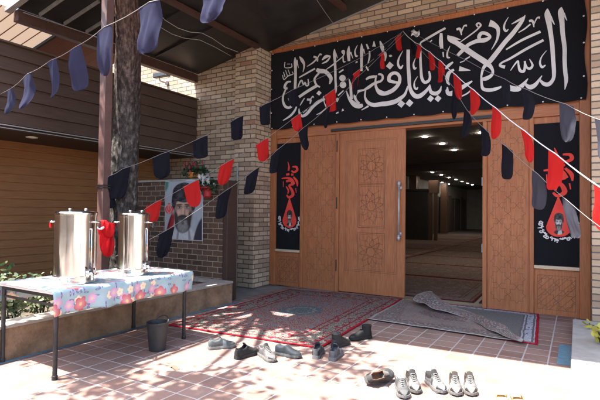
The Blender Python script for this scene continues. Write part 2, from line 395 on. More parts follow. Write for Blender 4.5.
# ------------------------------------------------------------------ strokes (broad pen) on a plane
def cat(pts, n=7):
    if len(pts) < 3:
        a, b = pts; return [tuple(a[i]+(b[i]-a[i])*k/6 for i in range(3)) for k in range(7)]
    out = []; P = [pts[0]]+list(pts)+[pts[-1]]
    for i in range(1, len(P)-2):
        for k in range(n):
            t = k/n; q = []
            for c in range(3):
                p0, p1, p2, p3 = P[i-1][c], P[i][c], P[i+1][c], P[i+2][c]
                q.append(.5*(2*p1+(p2-p0)*t+(2*p0-5*p1+4*p2-p3)*t*t+(3*p1-p0-3*p2+p3)*t**3))
            out.append(tuple(q))
    out.append(tuple(pts[-1])); return out
_lift = [0]
def stroke(mb, pts, plane, ox=0, oy=0, sc=10.0, dx=0):
    q = cat(pts); L, Rr = [], []
    for i, (x, y, w) in enumerate(q):
        a = q[max(i-1, 0)]; b = q[min(i+1, len(q)-1)]; tx, ty = b[0]-a[0], b[1]-a[1]; l = math.hypot(tx, ty) or 1
        nx, ny = -ty/l, tx/l; w = max(w, 2)/2; L.append((x+nx*w, y+ny*w)); Rr.append((x-nx*w, y-ny*w))
    _lift[0] += 1; z = plane-.0015-.00025*(_lift[0] % 9)
    def W(p, i): v = at(ox+p[0]/sc, oy+p[1]/sc, 1, z-.00001*i); v.x += dx; return v
    i0 = mb.add([W(p, i) for i, (l, r) in enumerate(zip(L, Rr)) for p in (l, r)])
    for i in range(len(q)-1): mb.face((i0+2*i, i0+2*i+2, i0+2*i+3, i0+2*i+1))
def blob(mb, x, y, r, plane, ox, oy, sc=10.0, n=18, ry=None, dx=0, lift=0):
    ry = ry or r; pts = [at(ox+(x+r*math.cos(2*math.pi*k/n))/sc, oy+(y+ry*math.sin(2*math.pi*k/n))/sc, 1, plane-.0015-lift) for k in range(n)]
    for p in pts: p.x += dx
    mb.poly(pts)
def diamond(mb, x, y, s, plane, ox, oy, sc=10.0):
    h = s/2; mb.poly([at(ox+(x+a)/sc, oy+(y+b)/sc, 1, plane-.0016) for a, b in ((-h, h*.15), (-h*.05, -h), (h, -h*.1), (h*.05, h))])
def flat(mb, pts, plane, ox, oy, sc, lift, dx=0):
    P = [at(ox+x/sc, oy+y/sc, 1, plane-lift) for x, y in pts]
    for p in P: p.x += dx
    mb.poly(P)
# ================================================================== SETTING
g = MB(); g.quad((-400, -400, -.02), (400, -400, -.02), (400, 400, -.02), (-400, 400, -.02)); structure('ground', g, M['asphalt'])
g = MB(); g.quad((-5.05, -6, 0), (9, -6, 0), (9, 8.3, 0), (-5.05, 8.3, 0))
structure('courtyard_paving', g, M['paving'])
g = MB()
for (x0, y0, x1, y1) in ((-4.945, 1.0, -4.885, 6.25), (-.185, 5.5, -.06, 6.35)): g.quad((x0, y0, .004), (x1, y0, .004), (x1, y1, .004), (x0, y1, .004))
structure('painted_strip', g, M['blue'])

# ================================================================== PRAYER HALL (brick and wood entrance)
YF = 8.1
hall = thing('prayer_hall', (-2.7, 8.1, 0), 'tan brick prayer hall with carved wooden entrance and dark interior', 'building')
def P(name, m, f, **k):
    mb = MB(); f(mb); return part(mb, name, m, k.pop('parent', hall), **k)
P('brick_pillar', M['brick'], lambda b: b.box(-6.07, 7.5, -.01, -5.555, 8.3, 5.2))
P('brick_pillar', M['brick'], lambda b: b.box(.172, 7.5, -.01, 1.3, 8.3, 6.3))
P('brick_wall', M['brick'], lambda b: b.box(-10.5, 7.6, -.01, -6.073, 8.3, 5.4))
P('brick_lintel', M['brick'], lambda b: b.box(-5.5545, 7.95, 4.962, .169, 8.3, 6.4))
P('flank_wall', M['brick'], lambda b: b.box(1.303, 7.6, -.01, 9, 8.3, 6.4))
# wooden surround
def fr(b):
    b.box(-5.552, 8.06, 4.865, .169, 8.3, 4.958)             # top trim
    b.box(-5.552, 8.06, 0, -5.425, 8.3, 4.862); b.box(.032, 8.06, 0, .169, 8.3, 4.862)
    b.box(-4.828, 8.085, 0, -4.765, 8.3, 3.055); b.box(-4.02, 8.07, 0, -3.957, 8.3, 3.055)
    b.box(-1.335, 8.07, 0, -1.27, 8.3, 3.055); b.box(-.645, 8.085, 0, -.582, 8.3, 3.055)
P('door_frame', M['wood'], fr, bevel=.006)
P('header_board', M['woodh'], lambda b: b.box(-5.422, 8.09, 3.058, .029, 8.3, 4.862))
P('door_track', M['dkgrey'], lambda b: b.box(-4.13, 8.05, 3.1, -1.1, 8.088, 3.15), bevel=.004)
def line(b, p, q, y, w=.007):
    (x0, z0), (x1, z1) = p, q; dx, dz = x1-x0, z1-z0; l = math.hypot(dx, dz) or 1; nx, nz = -dz/l*w/2, dx/l*w/2
    ex, ez = dx/l*w*.3, dz/l*w*.3
    b.quad((x0+nx-ex, y, z0+nz-ez), (x0-nx-ex, y, z0-nz-ez), (x1-nx+ex, y, z1-nz+ez), (x1+nx+ex, y, z1+nz+ez))
def clipline(b, p, q, box, y, w=.007):
    x0, z0, x1, z1 = box; t0, t1 = 0, 1; dx, dz = q[0]-p[0], q[1]-p[1]
    for pp, qq in ((-dx, p[0]-x0), (dx, x1-p[0]), (-dz, p[1]-z0), (dz, z1-p[1])):
        if abs(pp) < 1e-9:
            if qq < 0: return
        else:
            r = qq/pp
            if pp < 0: t0 = max(t0, r)
            else: t1 = min(t1, r)
    if t0 < t1: line(b, (p[0]+dx*t0, p[1]+dz*t0), (p[0]+dx*t1, p[1]+dz*t1), y, w)
_k = [0]
def girih(b, x0, z0, x1, z1, s, y, w=.007):
    nx = max(1, round((x1-x0)/s)); s = (x1-x0)/nx; nz = max(1, round((z1-z0)/s))
    z1 = min(z1, z0+nz*s); box = (x0, z0, x1, z1)
    for i in range(nx):
        for j in range(nz):
            cx, cz = x0+(i+.5)*s, z0+(j+.5)*s; Rr = s/2; ri = Rr*.765*.92; pts = []
            for k in range(16):
                a = math.pi*k/8; r = Rr if k % 2 == 0 else ri; pts.append((cx+r*math.cos(a), cz+r*math.sin(a)))
            for k in range(16):
                _k[0] += 1; clipline(b, pts[k], pts[(k+1) % 16], box, y-.0001*(_k[0] % 7), w)
def star(b, x0, z0, x1, z1, y, w=.006):
    cx, cz = (x0+x1)/2, (z0+z1)/2; hw, hz = (x1-x0)/2, (z1-z0)/2; box = (x0, z0, x1, z1); Rr = min(hw, hz)
    for k in range(10):           # strapwork: lines tangent to a circle, run out to the frame of the panel
        a = 2*math.pi*k/10+.157; c, s_ = math.cos(a), math.sin(a)
        for dd, ln in ((.36, 1.05), (.80, 1.3)):
            _k[0] += 1; px, pz = cx+c*Rr*dd, cz+s_*Rr*dd; L = Rr*ln
            for e in ((-1, -.28), (.28, 1)) if dd > .5 else ((-1, 1),):
                clipline(b, (px-s_*L*e[0], pz+c*L*e[0]), (px-s_*L*e[1], pz+c*L*e[1]), box, y-.00012*(_k[0] % 23), w)
def rect(b, x0, z0, x1, z1, y, w=.006):
    for p, q in (((x0, z0), (x1, z0)), ((x1, z0), (x1, z1)), ((x1, z1), (x0, z1)), ((x0, z1), (x0, z0))):
        _k[0] += 1; line(b, p, q, y-.0001*(_k[0] % 5), w)
for (x0, x1) in ((-4.762, -4.023), (-1.267, -.648)):
    o = P('carved_panel', M['wood'], lambda b: b.box(x0, 8.12, 0, x1, 8.3, 3.055))
    P('carving', M['groove'], lambda b: girih(b, x0+.05, .12, x1-.05, 3.0, .285, 8.1185, .0055), parent=o)
for (x0, x1) in ((-5.422, -4.831), (-.579, .029)):
    o = P('lower_panel', M['wood'], lambda b: b.box(x0, 8.12, 0, x1, 8.3, .70))
    def cv(b):
        rect(b, x0+.05, .08, x1-.05, .6, 8.1185)
        for k in range(9): clipline(b, (x0+.05+k*.11-.5, .08), (x0+.05+k*.11, .6), (x0+.05, .08, x1-.05, .6), 8.1183, .006)
        girih(b, x0+.06, .1, x1-.06, .58, .25, 8.1180, .006)
    P('carving', M['groove'], cv, parent=o)
    P('banner_batten', M['cream_wood'], lambda b: b.box(x0, 8.08, .70, x1, 8.3, .75), bevel=.004)
    P('banner_backing', M['wood'], lambda b: b.box(x0, 8.13, .753, x1, 8.3, 3.055))
# door leaf
door = P('door_leaf', M['wood'], lambda b: b.box(-3.952, 8.105, .015, -2.655, 8.165, 3.07), bevel=.006)
def dpat(b):
    y = 8.1035
    rect(b, -3.82, .42, -2.80, 2.90, y); rect(b, -3.79, .45, -2.83, 2.87, y, .004)
    for z0, z1 in ((.50, 1.10), (1.30, 2.0), (2.12, 2.68)):
        rect(b, -3.56, z0-.05, -3.03, z1+.05, y-.0008, .008); rect(b, -3.53, z0-.02, -3.06, z1+.02, y-.001, .004)
        star(b, -3.52, z0, -3.07, z1, y-.0012, .005)
P('carving', M['groove'], dpat, parent=door)
def hd(b):
    b.tube([(-2.74, 8.03, 1.12), (-2.74, 8.03, 2.02)], .016, 12)
    for z in (1.15, 1.99): b.tube([(-2.74, 8.10, z), (-2.74, 8.03, z)], .013, 10)
    for z in (1.08, 2.06): b.ball((-2.74, 8.03, z), .032, .032, .05)
    for z in (1.13, 2.01): b.lathe((-2.74, 8.03, z-.01), [(.02, 0), (.026, .01), (.02, .02)], 12)
    b.box(-2.775, 8.085, 1.12, -2.705, 8.104, 1.19); b.box(-2.775, 8.085, 1.95, -2.705, 8.104, 2.02)
P('handle', M['steelgrey'], hd, parent=door, smooth=True)
for z in (.4, 1.6, 2.7): P('hinge', M['dkgrey'], lambda b: b.box(-4.0, 8.055, z, -3.985, 8.069, z+.22))
for z in (.9, 2.0): P('hinge', M['steelgrey'], lambda b: b.box(-1.352, 8.1, z, -1.336, 8.16, z+.14))
# interior
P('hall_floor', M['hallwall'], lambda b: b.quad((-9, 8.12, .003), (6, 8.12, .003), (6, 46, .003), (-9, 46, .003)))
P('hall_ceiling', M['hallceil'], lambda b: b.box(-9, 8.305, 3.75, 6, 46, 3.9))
P('roof', M['wall'], lambda b: b.box(-10.5, 8.305, 4.0, 9, 46.3, 6.4))
P('hall_wall', M['hallback'], lambda b: b.box(-9.3, 8.305, 0, -9, 46, 3.995))
P('hall_wall', M['hallback'], lambda b: b.box(-9.3, 46.003, 0, 6.3, 46.3, 3.995))
P('hall_wall', M['hallback'], lambda b: b.box(6.003, 8.305, 0, 6.3, 46, 3.995))
P('front_wall', M['hallback'], lambda b: [b.box(-9, 8.303, 0, -5.0, 8.34, 3.748), b.box(.1, 8.303, 0, 6, 8.34, 3.748), b.box(-4.99, 8.303, 3.06, .09, 8.34, 3.748)])
for k in range(26):       # dark panelling along the side wall
    y = 14+k*1.2; hgt = 2.75 if k % 4 else 2.95
    P('wall_panel', M['hallwall'], lambda b: b.box(-9, y, 0, -8.86-.05*(k % 2), y+1.08, hgt), bevel=.02)
for y in (20.5, 27.5, 35.0): P('hall_column', M['hallwood'], lambda b: [b.box(-8.75, y, 0, -8.3, y+.2, 3.748), b.box(-8.75, y+.42, 0, -8.3, y+.62, 3.748), b.box(-8.74, y+.2, 2.5, -8.32, y+.42, 3.748)], bevel=.01)
P('dark_screen', mottled('hall_screen', (.018, .014, .012), (.028, .022, .019), 3, .5, .05), lambda b: (b.box(-8.8, 25.5, 0, -7.05, 25.7, 2.72), b.box(-8.8, 25.45, 2.722, -7.0, 25.72, 2.85)), bevel=.02)
P('hall_column', M['hallwood'], lambda b: (b.box(-7.02, 25.6, 0, -6.86, 25.8, 2.6), b.box(-6.74, 25.6, 0, -6.58, 25.8, 2.6), b.box(-7.04, 25.58, 2.602, -6.5, 25.82, 3.3)), bevel=.01)
P('loudspeaker', M['black'], lambda b: b.box(-4.2, 45.4, 2.5, -3.6, 45.98, 3.3), bevel=.02)
P('ceiling_beam', M['hallwall'], lambda b: b.box(-9, 21.0, 3.45, 6, 21.5, 3.748))
l0 = MB(); l0.lathe((0, 0, 0), [(.065, -.012), (.065, 0)], 20)
proto = None
LP = [(-3.8, 13.4), (-3.7, 15.0), (-3.7, 16.7), (-2.25, 13.4), (-2.25, 15.8), (-8.5, 34.5), (-8.5, 36.5), (-4.2, 30.0), (-4.2, 34.0)]+[(-6.7-.04*k, 21.2+2.1*k) for k in range(9)]+[(x, 10.0+3.2*k) for x in (.3, 2.6, 4.9) for k in range(9)]  # last three columns are unseen lamps added to brighten the hall floor
for x, y in LP:
    if proto is None:
        proto = part(l0, 'ceiling_lamp', M['lamp'], hall, origin=(0, 0, 0)); o = proto
    else:
        o = proto.copy(); C.objects.link(o); o.parent = hall
    o.location = Vector((x, y, 3.745))-hall.location

# ================================================================== SIDE BUILDING
side = thing('side_building', (-8.4, 4.0, 0), 'low side wing with dark clapboard parapet over a brown slatted wall', 'building')
def S(name, m, f, **k):
    mb = MB(); f(mb); return part(mb, name, m, k.pop('parent', side), **k)
def lap(b, x, y0, y1, z0, z1, n, d):
    h = (z1-z0)/n
    for k in range(n):
        a, c = z0+k*h, z0+(k+1)*h
        b.quad((x+d, y0, a), (x+d, y1, a), (x, y1, c-.002), (x, y0, c-.002)); b.quad((x-.03, y0, a), (x-.03, y1, a), (x+d, y1, a), (x+d, y0, a))
S('clapboard_parapet', M['siding'], lambda b: (lap(b, -7.23, -3, 7.597, 2.78, 3.97, 6, .035), b.box(-7.45, -3, 2.74, -7.24, 7.597, 3.96)))
S('parapet_cap', M['siding'], lambda b: b.box(-7.5, -3, 3.972, -7.17, 7.597, 4.0), bevel=.004)
S('drip_edge', M['steelgrey'], lambda b: (b.box(-7.215, -3, 2.752, -7.185, 7.597, 2.768), b.box(-7.215, -3, 2.712, -7.19, 7.597, 2.722)))
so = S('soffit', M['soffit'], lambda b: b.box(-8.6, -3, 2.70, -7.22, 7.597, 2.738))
for (x, y) in ((-7.62, 4.22), (-7.57, 6.2)):
    S('downlight', M['dlight'], lambda b: b.lathe((x, y, 2.682), [(.06, 0), (.085, .004), (.09, .016)], 20))
S('slatted_wall', M['slat'], lambda b: (lap(b, -8.42, -3, 7.597, .0, 2.7, 19, .02), b.box(-8.7, -3, 0, -8.44, 7.597, 2.7)))
S('roof', M['soffit'], lambda b: b.box(-14, -3, 2.74, -8.72, 7.597, 3.6))
sl = lambda x: 4.6+.2*(x+7.2)
def plank(b, x0, x1, y0, y1, t=.03): b.hexa([(x0, y0, sl(x0)), (x1, y0, sl(x1)), (x1, y1, sl(x1)), (x0, y1, sl(x0)), (x0, y0, sl(x0)+t), (x1, y0, sl(x1)+t), (x1, y1, sl(x1)+t), (x0, y1, sl(x0)+t)])
S('cream_roof_sheet', M['sheet'], lambda b: [plank(b, -9.6, -7.36, 3.0+k*.195, 3.195+k*.195-.001, .006) for k in range(8)])
S('sheet_seam', M['orange'], lambda b: [b.beam((-9.6, 3.0+k*.195, sl(-9.6)-.006), (-7.36, 3.0+k*.195, sl(-7.36)-.006), .012, .01) for k in range(8)])
S('roof_batten', M['dkgrey'], lambda b: b.hexa([(x, y, sl(x)-dz) for dz in (.05, 0) for x, y in ((-9.6, 4.56), (-7.36, 4.56), (-7.36, 4.595), (-9.6, 4.595))]))
S('orange_plank_soffit', M['orange'], lambda b: [plank(b, -9.6, -7.36, 4.6+k*.2, 4.794+k*.2) for k in range(7)])

# ================================================================== CANOPY
cz = lambda x: 4.87+.2*(x+5.6)
can = thing('entrance_canopy', (-5.6, 3.8, 4.87), 'black sheet canopy with brown beams sloping over the entrance', 'canopy')
def K(name, m, f, **k):
    mb = MB(); f(mb); return part(mb, name, m, k.pop('parent', can), **k)
def slab(b, x0, x1, y0, y1, t=.1): b.hexa([(x0, y0, cz(x0)), (x1, y0, cz(x1)), (x1, y1, cz(x1)), (x0, y1, cz(x0)), (x0, y0, cz(x0)+t), (x1, y0, cz(x1)+t), (x1, y1, cz(x1)+t), (x0, y1, cz(x0)+t)])
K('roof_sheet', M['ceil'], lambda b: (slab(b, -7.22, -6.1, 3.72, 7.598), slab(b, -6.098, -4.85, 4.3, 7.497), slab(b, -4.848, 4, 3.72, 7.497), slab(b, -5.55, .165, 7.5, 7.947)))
K('edge_beam', M['beam'], lambda b: b.hexa([(-7.33, 3.74, 4.36), (-7.2, 3.74, 4.36), (-7.2, 7.59, 4.36), (-7.33, 7.59, 4.36), (-7.33, 3.74, 4.53), (-7.2, 3.74, 4.54), (-7.2, 7.59, 4.54), (-7.33, 7.59, 4.53)]), bevel=.006)
K('edge_trim', M['steelgrey'], lambda b: b.tube([(-7.18, 3.8, 4.5), (-7.17, 5, 4.535), (-7.18, 6, 4.53)], .008, 6))
K('cross_beam', M['beam'], lambda b: b.box(-5.56, 4.44, 4.80, -5.46, 7.497, 4.875), bevel=.006)
for (x, y0) in ((-3.6, 3.76), (-1.6, 3.76)): K('cross_beam', M['beam'], lambda b: b.box(x-.05, y0, cz(x)-.11, x+.05, 7.497, cz(x)-.015), bevel=.006)
for y in (4.02, 4.42, 4.81): K('purlin', M['steelgrey'], lambda b: b.beam((-7.12, y, cz(-7.12)-.03), (-6.25, y, cz(-6.25)-.03), .035, .04))
for y in (5.5, 6.3): K('purlin', M['ceil'], lambda b: b.beam((-7.12, y, cz(-7.12)-.02), (-5.6, y, cz(-5.6)-.02), .035, .03))
K('front_fascia', M['fascia'], lambda b: [b.hexa([(x0, 3.69, cz(x0)+.0), (x1, 3.69, cz(x1)), (x1, 3.717, cz(x1)), (x0, 3.717, cz(x0)), (x0, 3.69, cz(x0)+.36), (x1, 3.69, cz(x1)+.36), (x1, 3.717, cz(x1)+.36), (x0, 3.717, cz(x0)+.36)]) for x0, x1 in ((-7.32, -6.1), (-4.85, 4))], bevel=.004)
K('gutter', M['steelgrey'], lambda b: [b.beam((x0, 3.66, cz(x0)-.02), (x1, 3.66, cz(x1)-.02), .09, .05) for x0, x1 in ((-7.35, -6.1), (-4.85, 4))], bevel=.004)
def wire(b, pts, r=.006):
    q = []
    for (u, v) in pts:
        d = ray(u, v); n = Vector((-.2, 0, 1)); k = (4.87+.2*5.6-.05-O.dot(n))/d.dot(n); q.append(O+d*k)
    b.tube(q, r, 6)
K('cable', M['pipe'], lambda b: wire(b, [(158, 12), (165, 20), (178, 28), (190, 32), (202, 33), (212, 38), (225, 47), (238, 52)]))
K('cable', M['pipe'], lambda b: wire(b, [(160, 27), (172, 34), (184, 38), (200, 40), (215, 47), (231, 56)], .005))
K('cable', M['pipe'], lambda b: wire(b, [(317, 0), (325, 12), (333, 23)], .004))
K('edge_batten', M['steelgrey'], lambda b: b.beam((-4.55, 7.93, cz(-4.55)-.015), (.1, 7.93, cz(.1)-.015), .03, .025))

# ================================================================== POST, TREE, PLANTER, SCREEN WALL
post = MB(); post.box(-5.665, 4.045, .3, -5.545, 4.165, 4.86)
pt = thing('steel_post', (-5.61, 4.1, .3), 'square pinkish brown post carrying the canopy beside the tree', 'post')
part(post, 'shaft', M['post'], pt, bevel=.008)
b = MB(); b.box(-5.68, 4.03, 1.83, -5.53, 4.18, 1.845); b.box(-5.68, 4.03, 1.865, -5.53, 4.18, 1.875); part(b, 'wire_tie', M['black'], pt)
b = MB(); b.box(-5.75, 3.96, .29, -5.47, 4.24, .31); part(b, 'base_plate', M['black'], pt)
tr = thing('courtyard_tree', (-5.62, 4.5, .28), 'rough barked tree rising through the canopy beside the brown post', 'tree')
axis = [(-5.66, 4.52, .2, .25), (-5.64, 4.5, .6, .215), (-5.62, 4.48, 1.2, .195), (-5.6, 4.46, 2.0, .185), (-5.57, 4.44, 3.0, .178), (-5.56, 4.42, 4.0, .17), (-5.56, 4.3, 4.9, .155), (-5.4, 3.9, 5.7, .13), (-5.25, 3.3, 6.3, .1)]
def tri(t):
    k = min(int(t*(len(axis)-1)), len(axis)-2); f = t*(len(axis)-1)-k
    return [axis[k][i]+(axis[k+1][i]-axis[k][i])*f for i in range(4)]
tb = MB()
def trunkf(a, t):
    x, y, z, r = tri(t); an = 2*math.pi*a
    q_ = Vector((math.cos(an)*4.2, math.sin(an)*4.2, z*3.1)); nz = .5-abs(noise.noise(q_))*1.7+.5-abs(noise.noise(q_*2.3+Vector((3, 1, 7))))*1.3+.6*noise.noise(Vector((math.cos(an)*1.3, math.sin(an)*1.3, z*1.1)))-.5
    x += .025*math.sin(z*1.9); y += .02*math.sin(z*2.6+1); r *= 1+.1*nz+.05*math.sin(3*an+z)
    return (x+r*math.cos(an), y+r*math.sin(an), z)
tb.grid(trunkf, 96, 420); part(tb, 'trunk', M['bark'], tr, smooth=True)
br = MB(); ends = []
for k in range(11):
    st = tri(.62+.034*k) if k < 10 else tri(1.0); a = k*2.4+.5
    tgt = Vector((-5.05+1.35*math.cos(a), 2.15+1.35*math.sin(a), 5.9+.9*math.sin(k*1.7)))
    p0 = Vector(st[:3])
    if p0.z < 5.05: p0 = Vector(tri(.80)[:3])
    mid = p0.lerp(tgt, .5)+Vector((0, 0, .35)); pts = [p0, p0.lerp(mid, .6), mid, mid.lerp(tgt, .6), tgt]
    br.tube(pts, [.06, .05, .04, .03, .015], 7); ends.append((mid, tgt))
part(br, 'branch', M['bark'], tr, smooth=True)
def leafcard(b, c, s, wid=.45):
    d = Vector((random.gauss(0, 1), random.gauss(0, 1), random.gauss(0, .6)-.2)).normalized(); sd = d.cross(Vector((random.gauss(0, 1), random.gauss(0, 1), random.gauss(0, 1)))).normalized()
    nn = d.cross(sd); w = s*wid
    b.poly([c, c+d*s*.35+sd*w*.5+nn*s*.06, c+d*s*.75+sd*w*.4, c+d*s-nn*s*.05, c+d*s*.75-sd*w*.4, c+d*s*.35-sd*w*.5+nn*s*.06])
def crown(b, n, clumps, s0, s1):
    for _ in range(n):
        c, r = random.choice(clumps); v = Vector((random.gauss(0, .5), random.gauss(0, .5), random.gauss(0, .42)))*r
        p = c+v
        if p.z < 4.95 and p.y > 3.6: continue
        leafcard(b, p, random.uniform(s0, s1))
cl = [(e[1]+Vector((random.gauss(0, .12),)*3), random.uniform(.3, .62)) for e in ends for _ in range(2)]+[(e[0].lerp(e[1], random.uniform(.4, .9)), random.uniform(.25, .5)) for e in ends]
CROWN_N = 2500
cb = MB(); crown(cb, CROWN_N, cl, .1, .2); part(cb, 'crown', M['leaf'], tr)

pl_ = thing('planter', (-5.0, 4, 0), 'long rendered planter with pale coping under the tree', 'planter')
b = MB(); b.box(-5.18, -3, -.01, -4.955, 6.12, .325); b.box(-8.41, 5.9, -.01, -5.183, 6.12, .325); part(b, 'wall', M['planter'], pl_)
b = MB(); b.box(-5.21, -3, .326, -4.94, 6.128, .362); b.box(-8.41, 5.88, .326, -5.213, 6.128, .362); part(b, 'coping', M['concrete'], pl_, bevel=.006)
sb = MB(); sb.grid(lambda a, c: (-8.41+3.22*a, -3+8.88*c, .28+.05*noise.noise(Vector((a*9, c*22, 0)))), 30, 70, lambda a, c: (a*3.2, c*8.9)); part(sb, 'soil', M['soil'], pl_, smooth=True)
scr = thing('brick_screen_wall', (-6.2, 6.3, .3), 'dark brown brick screen wall behind the planter holding the portrait', 'wall')
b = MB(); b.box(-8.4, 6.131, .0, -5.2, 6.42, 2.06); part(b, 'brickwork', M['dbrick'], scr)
b = MB(); b.box(-8.4, 6.11, 2.062, -5.19, 6.44, 2.1); part(b, 'coping', M['concrete'], scr, bevel=.006)
b = MB(); b.box(-5.197, 6.145, .0, -5.1, 6.41, 2.06); part(b, 'end_post', M['soffit'], scr, bevel=.008)
b = MB(); b.tube([(-5.96, 7.47, 0), (-5.96, 7.47, 2.45)], .018, 10); o = part(b, 'downpipe', M['pipe'], None, smooth=True) if False else b.build('downpipe', M['pipe'], smooth=True)
tag(o, 'thin grey downpipe running up the left edge of the brick pillar', 'pipe')

# leafy plants in the planter
def shrub(name, c, h, n, label, m, r, s=(.05, .11)):
    t = thing(name, c, label, 'plant', 'leafy plants in the planter'); c = Vector(c)
    b = MB(); fo = MB()
    for k in range(9):
        a = random.uniform(0, 6.28); rr = r*random.uniform(.2, 1); top = c+Vector((rr*math.cos(a), rr*math.sin(a), h*random.uniform(.6, 1)))
        b.tube([c+Vector((.03*math.cos(a), .03*math.sin(a), -.02)), c.lerp(top, .5)+Vector((0, 0, .05)), top], [.008, .006, .003], 5)
        for _ in range(n//9):
            q = c.lerp(top, random.uniform(.3, 1.05))+Vector((random.gauss(0, .07), random.gauss(0, .07), random.gauss(0, .05))); leafcard(fo, q, random.uniform(*s), .5)
    part(b, 'stem', M['bark'], t); part(fo, 'foliage', m, t)
shrub('leafy_plant', (-5.42, 2.82, .29), .5, 520, 'bright leafy plant seen between the two end legs of the table', M['leaf2'], .24, (.04, .08))
shrub('leafy_plant', (-5.62, 2.55, .29), .5, 480, 'pale green plant at the left edge behind the table end', M['leaf2'], .3)
shrub('leafy_plant', (-5.5, 3.2, .29), .42, 420, 'low leafy plant just behind the near end of the tablecloth', M['leaf2'], .24, (.04, .08))
shrub('leafy_plant', (-6.25, 3.3, .29), .5, 160, 'sparse plant in front of the slatted wall left of the large urn', M['leafd'], .28)

# security camera
c = at(161, 75, 1, 7.35)
sc_ = thing('security_camera', (c.x, 7.6, c.z), 'small grey security camera on the sunlit brick below the canopy edge', 'camera')
b = MB(); b.box(c.x-.2, 7.28, c.z-.055, c.x+.2, 7.40, c.z+.055); part(b, 'housing', M['dkgrey'], sc_, bevel=.015)
b = MB(); b.box(c.x+.203, 7.275, c.z-.06, c.x+.25, 7.405, c.z+.065); part(b, 'hood', M['black'], sc_, bevel=.008)
b = MB(); b.tube([(c.x-.05, 7.34, c.z-.05), (c.x-.05, 7.36, c.z-.12), (c.x-.05, 7.6, c.z-.12)], .018, 8); b.lathe((c.x-.05, 7.57, c.z-.12), [(.04, -.04), (.04, .04)], 12); part(b, 'bracket', M['steelgrey'], sc_)

